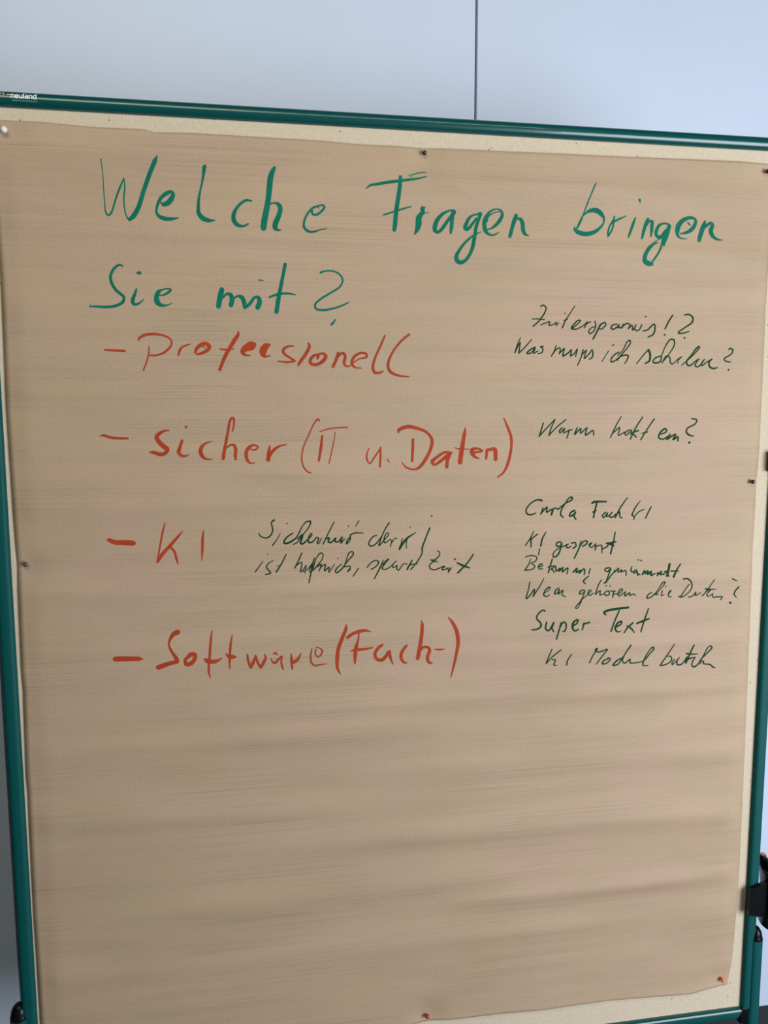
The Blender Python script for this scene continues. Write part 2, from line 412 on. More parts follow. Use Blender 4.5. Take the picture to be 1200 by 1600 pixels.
HANDWRITING = [  # (word, ink, strokes); a stroke is x, z, nib width in millimetres on the sheet, repeated
('Welche','green',[
 (-445.6,1813.9,2,-445.9,1812.2,1.4,-444.6,1796.5,1.3,-444.2,1773.9,1.4,-443.4,1756.9,1.6,-442.8,1745.5,2,-440.8,1741.1,2.8,-438,1740.7,3.1,-434.6,1745.1,2.6,-429.4,1760.3,2.4,-423.2,1776.3,2.6,-416.7,1790.7,2),
 (-416.4,1790.8,1.1,-416,1779.4,1.9,-417.7,1763.6,2,-417.3,1749.4,1.7,-414.6,1738.8,2,-411,1735.3,4.6),
 (-411.3,1735.3,4.6,-405.7,1740.6,6.6,-398.4,1753,6,-390.4,1776.3,5.7,-380.8,1800.6,5.7,-374.2,1814.6,6,-371,1821.2,2),
 (-368.2,1760.7,2,-365.1,1757.8,5.5,-358.6,1760.1,7.2,-353,1767.1,6.7,-351.4,1772.9,4.9,-353.7,1775.3,4.6,-361.8,1771.8,5.5,-369.3,1764.3,4.3,-373.6,1754,3.5,-374.5,1746.8,3.2,-371.5,1741.9,4.9,-364.3,1738.8,6.1,-354.2,1738.6,4.6,-344.7,1740.5,1.2),
 (-304.9,1812.9,1.2,-307.2,1810.1,5.2,-308.5,1802.5,4.1,-311.1,1789.7,2.6,-313.6,1779.5,2.6,-316.1,1767.9,3.5,-317.2,1756.3,4.4,-316.7,1747.7,5.8,-311.7,1741.3,7.3,-304.4,1738.6,6.2,-294.4,1738.9,1.2),
 (-243.1,1767.4,2.4,-250.3,1768.1,3.3,-257.1,1764.3,3.5,-264,1757,4.1,-268.4,1748.1,5.6,-268.1,1739.3,6.5,-263,1733.4,5.9,-255.6,1732.1,3.3,-248,1735.8,2.1),
 (-209.8,1813.4,4.4,-213.6,1806.5,6.8,-216,1798.1,8,-217.8,1783.6,7.7,-219.5,1770.4,7.4,-222,1757.2,8,-225.3,1742.4,8.4,-227.1,1729.9,8.1),
 (-217.4,1763.9,2.1,-211.3,1766.1,2.1,-205.3,1764.4,5.4,-202.6,1759.4,6.3,-204.8,1749.1,6.6,-209.5,1738.4,7.5,-210.5,1731.3,6.9,-207.5,1728.2,3.9,-202.7,1728.1,1.8),
 (-157.4,1757.4,3,-156.7,1753,3,-152.1,1751.7,3,-145.1,1755.7,3,-139.2,1763.3,3,-141.2,1765.5,2.4,-148.9,1764.1,2.4,-156.6,1760.6,3,-164.3,1752,2.7,-168.8,1741.4,3,-169,1733.7,3.6,-163.4,1727.8,3.9,-155.7,1727.3,3,-146.4,1730.5,1.8,-135.5,1732.9,1.1),
 (-147.4,1760.8,1.2,-148.6,1762.9,1.5),
]),
('Fragen','green',[
 (-79,1791,1.2,-72.5,1795.7,3.4,-62.6,1797.7,3.9,-46.4,1800.8,4.2,-28.9,1803.4,4.2,-15.1,1805.5,3.7,-2.4,1807.5,2.7,9.8,1811,1.7),
 (-16.9,1811.6,1,-9.9,1812.7,1.7,-2.1,1815.6,1.7,9.5,1817.3,1.7),
 (-15.1,1809.6,0.6,-11,1809.8,1),
 (-28.6,1809,4.9,-28.8,1799.8,5.7,-30.3,1785.9,6.2,-32.7,1771.5,6.4,-34.6,1757.1,6.4,-35.9,1742.5,6.7,-37.3,1734.4,6),
 (-53.6,1755.1,2,-46,1757.6,2.7,-33.3,1761.9,2.5,-23.2,1765.3,2.5,-11.7,1768.8,1.7),
 (5.2,1767.1,6.5,5.7,1760.4,6.2),
 (5.3,1761,5.5,-0.1,1753.6,8.5,-0.7,1745,9.2,-2.7,1736.9,7,-7.1,1729,1.7),
 (1.8,1765.7,1.2,9.5,1768.7,1.5),
 (5.7,1758.9,1.2,14.7,1761.7,1),
 (53.1,1760.4,3.3,54.3,1764,3.5,51.4,1765.8,2.8,45,1764.7,2.8,36,1760.3,4.3,28.3,1752.2,5.8,24.4,1743.4,6.8,23.9,1736.6,6.5,26.8,1733.3,4.3,32.7,1736.3,4.8,38.6,1743.9,5,45.1,1752.8,4.5,51.5,1761.5,4.3),
 (51.5,1763.9,5,50,1752.9,5.5,49.3,1743.1,5.6,47.8,1732.8,3.3),
 (93.2,1763,4.3,86.7,1761,2.5,81.5,1759.7,2.8,76.3,1755.7,4.3,72.4,1748.8,5.3,70.1,1741.3,6.1,72.4,1738.3,3.8,76.4,1741.5,4.6,81.6,1747.9,3.6,86.8,1755.4,3),
 (93.9,1762.4,4.6,90.1,1753.1,5.1,86.9,1743.1,4.8,85.2,1733.1,5.3,83.2,1722.9,5.6,80.6,1711.6,5.3,76.3,1701.7,4.8,69.9,1693.6,4.6,62.8,1690.9,6.1,57.5,1693.8,6.9,56.7,1699.9,5.6,61,1708.5,4.3,68,1717.9,3.6,78.8,1727.8,2.8,85.5,1732.5,2.3,94.8,1736.2,1),
 (102.7,1740,1.3,109.3,1741.4,2.3,117.2,1746.7,4.3,123.8,1754.4,5.6,127.4,1763.2,4.3,124.9,1768.2,3.1,118.2,1770.1,2,110.3,1767.4,2.8,103.8,1761,4.1,100,1753.5,5.6,99.6,1746,6.1,101.1,1738.7,6.1,105.3,1733.8,3.8,113.2,1732.2,2.6,122.6,1736.7,1),
 (103.5,1751.1,2,105.8,1758.6,1.5,114.4,1764.5,1.5,125.6,1767,1.5),
 (149.1,1762.2,5.4,146.5,1755.3,5.9,143.2,1745.1,5.4,140.5,1735,5.1,139,1730.5,4.1),
 (146.5,1752.8,1.8,150.5,1757.3,2.3,155.8,1756.9,5.2,159.2,1750.7,5.9,160.2,1740.7,5.9,163.3,1735.2,4.4,168.6,1733.2,1.3),
]),
('bringen','green',[
 (273.6,1815,0.9,270.1,1808.2,2.5,265.1,1795.3,2.3,259.8,1779.6,2.3,255.5,1767.5,2.3,250.9,1757.4,3.9,248,1751.7,3.9,245,1745.8,2.3),
 (256.2,1766.2,1.4,261.4,1771.2,3.7,268.5,1774.2,6.4,276.9,1774,7.6,284.4,1769.4,6.9,288.9,1763.2,3.7,288.5,1756.6,2.5,283.7,1749.7,3.9,276.4,1743.8,5.3,267.9,1740.2,6.5,258.3,1738.9,7.1,247.5,1741.1,6.9,242.4,1744.9,5.1,241.4,1749.5,0.9),
 (306,1766.8,2.3,304.4,1760.5,3.9,300.9,1755.9,3,297.7,1749.1,2.8,295.9,1742.3,3,295.9,1736.4,2.6),
 (305.2,1759.4,3,303.8,1750.4,2.8,300.8,1743.6,2.6,296.9,1737.3,2.3),
 (305.4,1758.8,3,313.7,1763,3.3,325.4,1768.2,1.2),
 (340.7,1766.1,2.6,336.6,1756,4.4,332.6,1744.7,4.2,329.4,1736.5,2.6),
 (344.9,1792.3,4,346.2,1790.1,2.3,346.9,1787.4,0.9),
 (361.8,1765.3,4.2,358.8,1759,5.4,355.2,1748.7,5.2,351.7,1735.5,3.5),
 (360.1,1755.7,2.3,364.4,1762.1,2.6,368.1,1761.1,5.6,368.2,1754.9,5.2,367.6,1746.9,4.9,366.4,1738.3,2.1),
 (398.1,1755.4,5.4,394.3,1758.6,3.3,388,1759.3,2.8,380.8,1756.4,4.2,376.3,1749.5,5.2,375.1,1742.6,5.4,378.8,1738.2,5.2,384.4,1739.5,5.2,389.4,1745.4,5.9,396.2,1752.5,4.7),
 (397.4,1755.3,5.4,394.4,1747.9,7.6,391.3,1739.8,8.5,388.6,1732.8,6.9,387.3,1724.5,1.9),
 (386.9,1737.3,3.5,384.1,1726.7,2.8,379.2,1716,2.8,373.8,1707,3.1,369.3,1700.4,2.8),
 (369.1,1697.1,5.7,362.8,1697.8,7.6,356.7,1701.7,7.1,355.9,1707.1,6.6,357.6,1713.1,5.9,363.4,1721.3,5.4,371.4,1727.5,3.3,377.8,1729.5,1.7),
 (368.3,1727.4,1.2,376.1,1732.9,1.2,383.1,1735.8,1.2),
 (415.7,1744.6,1.7,425.8,1746.7,4.5,434.5,1751.5,6,440.4,1759.7,5.2,441.2,1766.6,3.6,435.4,1769.5,4.5,427.8,1768.7,5.5,419.2,1764.6,6.6,412.4,1756.5,8.1,410.7,1748.4,6.9,411,1742.7,4.3,415.7,1738.1,2.6,426.4,1737,1),
 (427.8,1762.5,1.7,431.9,1758.5,2.1),
 (457.3,1765.5,2.4,455.3,1759.1,6.9,452.2,1751,7.2,449.2,1741.7,6.7,447.5,1735.4,6),
 (456,1755.7,4.3,461,1759.3,4.3,466.6,1763,4.1,470.1,1759.6,5.3,467.4,1752.1,7,468.1,1747,6.7,472,1741.4,5,479,1737.9,3.6,488.2,1737.2,0.7),
]),
('Sie','green',[
 (-422.7,1672,2.1,-426.6,1674.1,3,-431.9,1671.4,3.2,-437.3,1664.8,3.9,-439.8,1656.5,4.2,-437.9,1647.3,4.2,-433.1,1639.3,4.4,-427,1634.2,4.2,-423.1,1630.2,4,-423.9,1624.3,4.2,-429.8,1619.5,4,-439.1,1616.7,3.9,-450.6,1615.8,3.9,-462,1616.5,3.2,-468.9,1615.6,1.6),
 (-467,1620.5,0.7,-469.1,1615.4,1.4),
 (-405.3,1641.7,2.3,-408,1634.1,4,-411.1,1625.8,5.4,-409.9,1620.7,4.4,-404.3,1620.9,3.3,-399.6,1624.2,2.1,-395.4,1628.4,0.7),
 (-403.8,1663.4,2.6,-400.3,1663.7,5.3),
 (-374.3,1633.4,1.6,-367.8,1634.4,2.8,-361.2,1638.6,3.3,-358.4,1641.6,3.1,-361.6,1643,2.1,-369.9,1641.3,2.1,-375.3,1638.3,5.6,-378.4,1631.2,6.6,-377.5,1624.1,7.8,-373.5,1620.4,5.6,-365.9,1619.6,2.6,-356.4,1623.6,0.7),
]),
('mit','green',[
 (-287.7,1643.5,7.2,-290.3,1633.1,7.9,-293,1619.6,7.2),
 (-286.8,1631.4,2.5,-281.2,1637.4,3.6,-275.8,1636.7,5.8,-273.6,1629.9,6.8,-275.3,1621.8,6.8),
 (-273.3,1629.9,2.9,-265.9,1634.7,2.9,-260,1633.4,6.1,-256.5,1625.8,6.5,-256,1619.4,5.4),
 (-256,1618.5,4.3,-248.9,1624.1,4.7,-241.1,1633.8,3.6,-236,1633.4,5.4,-234.7,1627.1,6.9,-237.6,1619.4,7.3),
 (-235.1,1658,2.2,-231.9,1657.6,1.6,-227.9,1657.3,0.7),
 (-197.1,1681,5.1,-200.3,1665.7,4.7,-204.3,1647.5,5.1,-207.7,1631.3,6.2,-210.7,1613.4,6.2),
 (-220.4,1634.3,2.9,-210.3,1638.1,3.6,-195.5,1640.2,3.3,-182.6,1638.6,1.8),
 (-146,1670.8,3.3,-141.3,1672.7,2.2,-128.3,1673.4,2.4,-118,1668.7,2.6,-113.9,1660.5,2.6,-118.3,1651.2,2.4,-132.3,1642,2.6,-147.3,1632.6,2.8,-154.5,1625.2,2.8,-153.1,1619.3,3.1,-141.9,1617.7,3.3,-126.8,1620.6,2.8,-115.5,1624.5,2.6,-105,1629.5,1.7),
 (-124.8,1604.6,1.5,-128,1599.9,3,-130.9,1596.9,3.4),
]),
('Professionell','red',[
 (-451.7,1556.8,2.6,-441.9,1556.2,3.5,-424.7,1555.6,3.3),
 (-405,1570.1,1.8,-404.5,1572.8,2.9,-397.3,1577.5,4,-384.4,1579.5,3.7,-371.7,1577.9,3,-361.8,1573.4,2.6,-359.6,1567.9,2.8,-363.2,1560.4,3.2,-372.7,1552.9,3.2,-382,1550,2.6,-390.3,1549.9,2.4),
 (-391.1,1562.3,1.7,-391.8,1552.7,2,-395.7,1539.6,2.2,-400.3,1528.7,2),
 (-346.6,1561,3,-348.9,1556.9,3.4,-351,1550.1,2.4),
 (-347.5,1560.6,2.6,-340.9,1564.1,2.6,-333.8,1566.4,1.5),
 (-327.2,1554.3,3.4,-325.2,1559.9,4.5,-318.5,1565.6,5.6,-311,1567.2,4.9,-307.3,1562.6,5.6,-311.2,1557.3,4.9,-318.9,1553.4,3.8,-325.4,1551.8,2.6),
 (-316.7,1562.8,1.9,-313,1561.9,1.5),
 (-265.7,1585,1.5,-266.2,1580.3,4.5,-271.3,1572.8,5.7,-277.2,1563.3,5.3,-285.1,1550,4.9,-290.1,1538.6,4.5,-293.4,1530.2,4.2),
 (-292,1559.7,2.3,-283,1559.1,3,-272.6,1560.3,1.5),
 (-242,1567.9,3.4,-248.7,1567.1,6.5,-256.4,1561.7,8.4,-260.3,1555.9,6.5,-256.6,1551.8,3.4,-249.4,1551.1,1.5),
 (-243,1566.6,5.7,-246.8,1562.7,5.7,-254.6,1558.8,4.6),
 (-250.2,1566.2,9.1,-245.2,1566.9,7.5,-244.3,1562.9,4.4,-248.4,1559.9,4),
 (-221.4,1566.8,3.6,-226.4,1564.7,8.8,-230.5,1559.1,10.7,-231.2,1554.2,9.2,-229.7,1550.2,4,-220.7,1550.9,1.4),
 (-186.7,1565.2,2,-193.3,1565.1,3,-201.4,1560.5,3.6,-201.5,1555.5,3.6,-192.6,1548.6,3.4,-185.6,1544.5,2.8),
 (-184.6,1543.7,2.4,-196.7,1542,3,-209.8,1543.5,1.6),
 (-165,1569.9,2.4,-163.6,1565.5,4,-169.2,1553.9,4.6,-176.5,1543.8,4.6,-180.2,1538.2,3.2),
 (-152,1547,2.4,-151,1552,4.5,-156,1552.4,3.6,-161.8,1546.9,4.4,-162.3,1540.9,4.5,-154.1,1538.8,4.1,-143.9,1544.1,4.9,-139.7,1551.1,4.9,-143.4,1555.1,3.2,-152,1553,3.2),
 (-121.2,1556.4,3.3,-124.4,1546.3,4.3,-129.2,1535.8,3.9),
 (-125.4,1546.3,2.9,-118.2,1554.4,3.5,-113.4,1556,3.3,-111,1550.4,3.9,-112.7,1541.3,3.9,-109,1536.7,2.5,-99.6,1539.4,1.4),
 (-99.6,1541.5,1.4,-90.3,1547.6,1.6,-78.9,1550.7,2.9,-79.9,1555.4,3.1,-88.2,1556.3,3.1,-97.5,1550.6,3.9,-101.1,1542.5,3.9,-97.6,1536,2.7,-87.2,1534.1,1.4),
 (-51.2,1582.6,1.8,-57,1569.2,2.7,-66.4,1548.8,3.1,-69.5,1534.6,3.7,-66.4,1527.9,4.1,-59,1527.9,3.3,-53.8,1530.2,1.5),
 (-14.7,1584.5,3.1,-27.6,1573.6,2.7,-40.2,1557.2,2.7,-46.5,1540.9,3.5,-44.3,1530.7,4.2,-33.8,1524.6,3.5,-14.8,1521.9,1.7),
]),
('sicher','red',[
 (-463.5,1436,1.2,-457.7,1436.9,3.9,-451.2,1434.4,3.9,-441,1432.8,3.9,-424.9,1432.4,3),
 (-367.4,1443.5,2.1,-374.2,1442.8,3.3,-381.8,1438.6,5.1,-385.2,1433.7,6.3,-382.2,1427.5,6.4,-375.6,1420.6,7,-370.8,1416.7,6.4,-372.1,1412.2,5.2,-379.6,1409.2,5.8,-390,1412,5.1,-396.2,1412.4,1.2),
 (-349.5,1429.2,3.7,-353.2,1418.1,4.9,-354.9,1412,5.2,-351.3,1407.3,4.3,-345.3,1406.5,3.1,-340.2,1408.8,1.2),
 (-345.2,1449.4,1.5,-341.3,1449.4,1.2),
 (-343.3,1448.8,3.3,-343.3,1445.4,0.9),
 (-306.9,1427.3,1.1,-314.5,1425.5,2.6,-321.5,1420.2,4.9,-323.9,1413.2,5.8,-321.1,1405.4,5.2,-315.2,1401.5,2.8,-307.2,1401.9,1.1),
 (-277.9,1441.8,2,-275.5,1449.4,2.5,-275.3,1459.7,3.4,-277.4,1461.7,2.7,-280.3,1458,3.4,-283.8,1442.7,3.6,-287.6,1423.9,4.1,-290.5,1410.3,4.9,-291.7,1402,4.8),
 (-286.9,1417.1,2,-280.9,1421.8,2.6,-275.8,1421.6,4.1,-273.5,1415.2,4.8,-274.2,1406.7,4.6,-273.8,1400.5,3.1),
 (-253.1,1416.4,1.7,-247.2,1414.1,2.6,-241.1,1418.4,2.9,-245.3,1421.3,2.7,-252.1,1419.8,4.1,-257.4,1413.4,5.1,-258.4,1404.8,5,-256,1397.9,4.1,-251.8,1394.7,2.2,-246.2,1395.7,1.2),
 (-224,1419.6,2.6,-225.5,1409.6,5.2,-226.6,1399.6,6.2),
 (-226,1402.7,4.1,-220.7,1411.3,4.5,-211.1,1419,3.3,-199.3,1422,1.4),
 (-150.3,1455.9,1.4,-151.7,1459.3,2.6,-156,1455.9,2.1,-165.8,1436.9,1.7,-174.8,1416.1,1.7,-177.2,1400.5,1.9,-174.5,1388.4,2.3,-168.6,1381.4,2.3,-163.7,1379.5,1.6),
]),
('IT_u_Daten','red',[
 (-146.3,1434.3,3.5,-148.6,1415.9,4.4,-151.9,1397.4,3.5),
 (-149.7,1440.6,1.6,-137.8,1444.5,2.1,-123.7,1446.2,2.1,-108.2,1446.7,1.9),
 (-126.8,1439.8,1.4,-130.1,1421,1.8,-136.7,1393.4,1.8),
 (-76.1,1415.1,1.7,-79.2,1406.8,2.3,-79.3,1398.5,2.7,-75.2,1392.6,2.3,-67.2,1402.5,2.5,-58.5,1414.9,2.5),
 (-58.3,1416.6,2.7,-58.5,1402.4,3.2,-59.9,1387.3,3),
 (-49.7,1396.9,1.1,-46.6,1398.5,1.3,-46.3,1395.2,1.9,-44.4,1393.9,1.1),
 (-30.8,1438.1,1.7,-30.2,1442.3,5.1,-16.9,1447.3,5.7,-1.9,1444.9,4.9,13.3,1438.5,4,21.4,1426.9,4.9,18.7,1412.1,4.9,10.9,1397.5,4.9,1.9,1386.7,4.3,-6.9,1382.6,2.8,-19.6,1386.3,2.8,-25.8,1393.7,1.5),
 (-8.2,1428.4,4,-8.7,1412.4,4.3,-9.9,1395.2,3.6),
 (52.5,1407.6,2.6,41.6,1408.1,3.7,28.4,1400.5,4.5,21.7,1394.2,6,24.1,1389.4,3.4,34.8,1395.1,4.5,48.1,1405.5,5.2),
 (50.3,1405.9,4.3,45.7,1397.1,5.4,43.9,1385.6,5),
 (73.8,1445.6,1.3,72.6,1437.1,5,69,1415.9,6.7,65.1,1392.3,7.1),
 (57.3,1415,1.3,65.7,1412.8,2.6,80,1412.9,1.3),
 (87.7,1407.3,3.3,100.9,1409.9,2.8,92.1,1413.6,3.3,84.4,1411.1,6.1,85.4,1405.2,6.3,90.1,1400.2,3.7,95.8,1398.3,1.5),
 (108.6,1411.4,4.1,106.8,1398.1,3.7),
 (110.9,1411.3,4.8,120.9,1412.5,5.2,122.2,1407,6.3,122.1,1396.3,5.9),
 (134.5,1460.3,1.3,140.4,1447.5,3.3,147.2,1430.3,4.2,147.4,1413.1,3.7,143.1,1393.9,4.2,134.7,1376.9,3.3,125.3,1369.1,2),
]),
('KI','red',[
 (-457.5,1286.1,5.8,-448.7,1282.3,7,-436.8,1281.5,7.6,-423.4,1280.5,8),
 (-377.5,1309.5,1.5,-381.5,1295.4,2.9,-385.9,1275,2.6,-389.6,1256.2,2.3,-391,1251.2,2.2),
 (-390,1252.2,4,-383.3,1262.4,5.3,-370.7,1276.2,4.7,-359.7,1288.5,3.6,-353.1,1296.2,1.1),
 (-370.8,1272.7,3.7,-365.7,1266.6,3.3,-363,1255.4,3.3,-361,1247.6,1.6),
 (-323.1,1295.7,2,-324.6,1284.4,3.9,-325.4,1268.5,3.9,-326.8,1251,0.8),
]),
('Software','red',[
 (-455.4,1108.8,7.9,-441,1108.4,7.9,-421.9,1107.3,7,-416.6,1106.8,2.3),
 (-364.5,1145.2,8,-370.1,1142.8,6.6,-376.4,1133.9,3.8,-377.9,1126.3,2.8,-373.7,1115.2,4,-368.5,1105.9,5.7,-367.2,1100.2,6.5,-374.3,1098.6,6.3,-384.6,1095.8,7.1,-394.4,1092.3,8),
 (-353.7,1103.1,3.6,-346.9,1109.9,7.3,-341,1110,5.8,-341.6,1102.4,6.3,-347.4,1095.7,6.5,-353.6,1095.1,6.3,-355,1103.1,4.2,-350.8,1107.3,3.1),
 (-314.9,1145.5,1.5,-316.8,1131,3.6,-318.9,1109.2,3.7,-321.2,1081.3,3.3,-318.9,1070.7,1),
 (-327.6,1102,1.7,-322.6,1098.9,8.1,-311.7,1097.2,6.2,-301.2,1101.8,1.4),
 (-285.2,1137.2,1.5,-287.7,1123.8,3.3,-289.9,1099.6,3.7,-290.2,1085,1.8),
 (-295.3,1108.4,1.7,-290.7,1104.1,6.6,-285,1103,6.6,-281.2,1102.8,3.5),
 (-263.3,1106.3,2.2,-262.6,1097.2,3.7,-259,1084.6,3.8),
 (-258.7,1085.2,4.7,-254.5,1093.8,4.8,-251,1103.9,1.9),
 (-250.7,1103.1,2.2,-248.7,1093.5,3.4,-243.9,1083.8,3.5),
 (-243.9,1084.4,4.7,-238.7,1092.9,4.6,-235.9,1099.6,3.5,-237.7,1104.7,1.9),
 (-225.4,1104.3,1,-221.1,1106.1,3.5,-218.9,1102.5,1.8),
 (-228,1097.7,1.3,-226.4,1093,2.4,-222.8,1090.1,3.7,-217.6,1094.8,3.7,-211.7,1100.6,2.7),
 (-211.3,1100.5,2.4,-212.6,1091.5,2.5,-211.3,1083.8,3,-209.5,1078.4,1.5),
 (-197.4,1103.3,1.5,-197,1093.7,4.5,-196,1078.4,2.1),
 (-195.9,1089.1,5.1,-188.5,1093.2,5.2,-182.2,1103.5,1.3),
 (-165.6,1110,1.2,-167.9,1098.2,2.5,-166.5,1087.5,2.8,-160.7,1082.5,3.1,-153.3,1083.7,2.3,-142.6,1084.6,1.1),
 (-159.7,1112.4,1.3,-154.5,1110.5,1.9,-149.7,1105.7,2.5,-152.4,1098.9,2.5,-156.9,1096.4,2.2,-160.5,1100.9,1.9,-159.7,1108.5,1.9),
]),
('Fach','red',[
 (-112.7,1145.1,1.5,-113.1,1139.5,4.8,-119,1125,5.7,-125,1108.3,6,-127.2,1090,6,-126.6,1076.1,4.5,-122.2,1066.5,1.8),
 (-111.2,1125,5,-104.1,1129.8,4.7,-94.1,1133.3,5.5,-82.4,1134.4,4.5,-74.5,1132.1,1.2),
 (-93.2,1134.9,2.2,-94.5,1120.3,2.8,-97.5,1110,5.7,-99.2,1094.7,5.7,-99.7,1083,2.9),
 (-106.6,1102.7,1.5,-97.5,1104.5,5.4,-84.1,1105,4.2,-71.6,1106.6,2.2),
 (-56.5,1110.5,4.4,-62.4,1106.1,4.9,-68.2,1096.5,4.9,-65.4,1088.1,4.9,-57.3,1085.9,5.6,-50.5,1092.1,5.6,-46.8,1098.4,4.8),
 (-45,1100,3.7,-43.8,1090,4.4,-39.9,1078.3,1.9),
 (-18.1,1107.1,3.8,-22.7,1101.8,4.6,-26.9,1092.5,5,-25.1,1083.8,4.6,-20.8,1079.5,3.4,-17.8,1079.5,2.4),
 (5.7,1145.7,1.5,6.7,1140.6,4.8,5.3,1118.6,5.8,2.9,1103.1,6,-0.1,1085.6,6.5),
 (4.1,1097.9,3.3,8.8,1103.3,3.9,17.1,1102.1,4.6,18.8,1097.1,5,15.8,1088.6,5,16.2,1081.6,5.2,19.4,1077,4.1,23.2,1076.8,2.1),
 (26.3,1099.4,1.2,34.6,1098.1,3.5,42.9,1098.6,1.2),
 (49.1,1149.2,1.9,56,1140,5,62.9,1124.3,6.1,64.8,1106.9,5.7,61.7,1088.1,4.3,58.4,1070.6,3.7,53.8,1052,1.6),
]),
('Sicherheit','dark',[
 (-219.7,1309.5,3.2,-223.6,1306.2,2,-222.1,1296.8,2.1,-223.4,1289.6,2.2,-228.7,1283.9,2.4,-235.1,1283.4,2,-241.4,1287.2,2,-242.4,1290.1,1.7),
 (-200.9,1304.1,1.9,-200.3,1303.9,2.1),
 (-210.6,1289.5,1.1,-215.3,1281.4,1.4,-222.6,1271.5,2.1),
 (-192.3,1289.1,2.1,-199.5,1284.6,2.1,-205,1278.2,2.4,-205.4,1274.3,2.7,-199.7,1274.4,3,-191.7,1278.6,2.5,-186.6,1282.8,2.1,-176.3,1301.5,1.6,-170.4,1306.4,2.1,-165.4,1306.3,2.6,-166.9,1299.8,1.8,-176.5,1286.9,1.6,-185.3,1275.5,1.6,-191.8,1272,1.8),
 (-185.2,1279.9,1.9,-177.9,1286.2,2.9,-178.7,1280.4,2.2,-181,1274.6,2.6,-178.9,1272.4,2.9,-170.8,1278,1.9,-163.5,1286.6,1.8,-164.9,1288.1,1.8,-169.4,1279.4,1.9,-168,1274.3,2.9,-162.2,1275.6,1.9,-156.3,1282,1.9,-153.4,1280.4,2.1,-155.7,1273.9,2.1,-154.3,1271.7,1.6,-149.1,1280.3,1.4),
 (-129.6,1304.7,1.6,-135.9,1293.1,1.6,-147,1271.2,1.9),
 (-143.3,1278.7,1.6,-137.5,1280.7,2.3,-139,1274.9,2.4,-135.3,1273.3,2.4,-127.2,1280.5,1.6,-128.8,1274.6,2.1,-123.7,1274.5,2.1,-117.7,1281.7,1.8,-120,1272.2,2.4,-114.1,1278.6,1.5),
 (-105.3,1281.4,1.8,-110.5,1274.9,2.1,-111.2,1270.5,2.1,-105.3,1277.7,1.8,-105.3,1283.6,2.1,-97.9,1287,2.1,-85.4,1286.4,1.5),
 (-108.1,1296.9,1.5,-107.2,1298.6,1.3),
 (-91.8,1305.6,1.5,-97.1,1297.3,1),
]),
('ist','dark',[
 (-237.3,1247.8,1.4,-249,1232,1.9),
 (-230.5,1258.4,1.9,-229.9,1258.3,1.9),
 (-221.8,1248.7,1.3,-229.5,1243.8,1.7,-232.4,1238.8,2.1,-228.3,1232.8,2.1,-226.2,1229.4,2.1,-234.1,1227.5,1.7),
 (-202.5,1257.7,1.8,-210.2,1242.5,2.1,-217.9,1230.7,2.4),
 (-216.7,1239.7,1.4,-211.7,1240.3,1.3),
]),
('hilfreich','dark',[
 (-179,1258.9,1.8,-184.2,1247.5,2.1,-190.2,1235.6,2.1),
 (-188.7,1238.8,1.8,-179.9,1244.4,1.8,-179.3,1240,1.8,-181.6,1229.8,2.1,-177.2,1232.6,1.8,-172.8,1239.8,1.4,-175.1,1227.4,1.4),
 (-177.3,1229.6,1.4,-169.9,1234.5,1.4,-163.3,1242.4,1.6,-168.3,1230.8,1.8,-165.7,1228.5,1.6,-161.5,1233.5,1.5),
 (-160.3,1250.5,1.8,-164.1,1236.5,2.4,-165.7,1227.8,2.1,-169.2,1212.8,1.8),
 (-162.7,1233.5,1.9,-156.7,1251.1,1.6,-150.8,1257.6,2.1,-147.2,1256.3,1.8,-148.7,1247.9,1.6,-156.8,1237.8,1.6,-161.3,1232,1.6),
 (-156.8,1236.3,1.9,-150.2,1240.5,2.1,-153.3,1229.5,1.5),
 (-150.3,1236.1,1.5,-143.7,1240,1.8,-145,1230,2.1,-137.9,1235.6,1.8,-138.7,1227.6,1.5,-129.7,1239.8,1.3),
 (-118.7,1239.4,1.5,-124.7,1235.2,1.8,-128.4,1229.4,2.1,-127.4,1226.4,1.8,-120.3,1230.6,2.1,-109.9,1243.6,1.8,-100.6,1255.3,2.1,-102.5,1258.3,2.1,-106.9,1257,1.8,-111.3,1246.6,1.5,-115.1,1234.9,1.5),
 (-115.1,1234.9,1.5,-107,1236.1,1.8,-105.5,1234.5,1.8,-110,1227.3,1.5,-104.8,1231.6,1.1),
 (-124.8,1248.6,1.8,-124.3,1248.4,1.8),
 (-93,1231.9,1.8,-101.6,1220.3,1.3),
]),
('der_KI','dark',[
 (-64.1,1282.1,1.7,-69.3,1281.3,2.1,-75.6,1274.3,2.1,-77.1,1269,2.2,-73.7,1266.1,2.2,-66.2,1269.3,2.1,-56.7,1281.2,1.7),
 (-45.2,1301.6,2.2,-52.3,1290.5,1.9,-58.3,1276.6,1.9,-61.2,1266.6,2.1,-53.9,1274.1,1.7,-46.3,1283.3,1.7,-46.9,1286,1.6,-49.7,1285,1.7,-53.6,1275.2,1.9,-52.6,1270.5,2.1,-47.6,1272.8,1.7,-43.1,1276.2,1.4,-41.3,1271.4,1.6,-39.4,1272.9,1.4,-37.1,1276.8,1.4,-33,1276.5,1.6),
 (-40.3,1273.7,1.6,-42.5,1269.1,1.7,-43.2,1263.9,1.6),
 (-24.8,1276.6,1.6,-26.4,1269.4,1.7,-29.6,1260,2.8),
 (-29.2,1260,2.8,-25.4,1266.5,3.5,-17.8,1276.2,3.3,-3.4,1285.3,1.2),
 (-17.8,1273.9,1.9,-18.8,1267.6,1.4,-18.1,1261.3,1.4),
 (-12.5,1293.5,1.9,-12,1293.8,1.9),
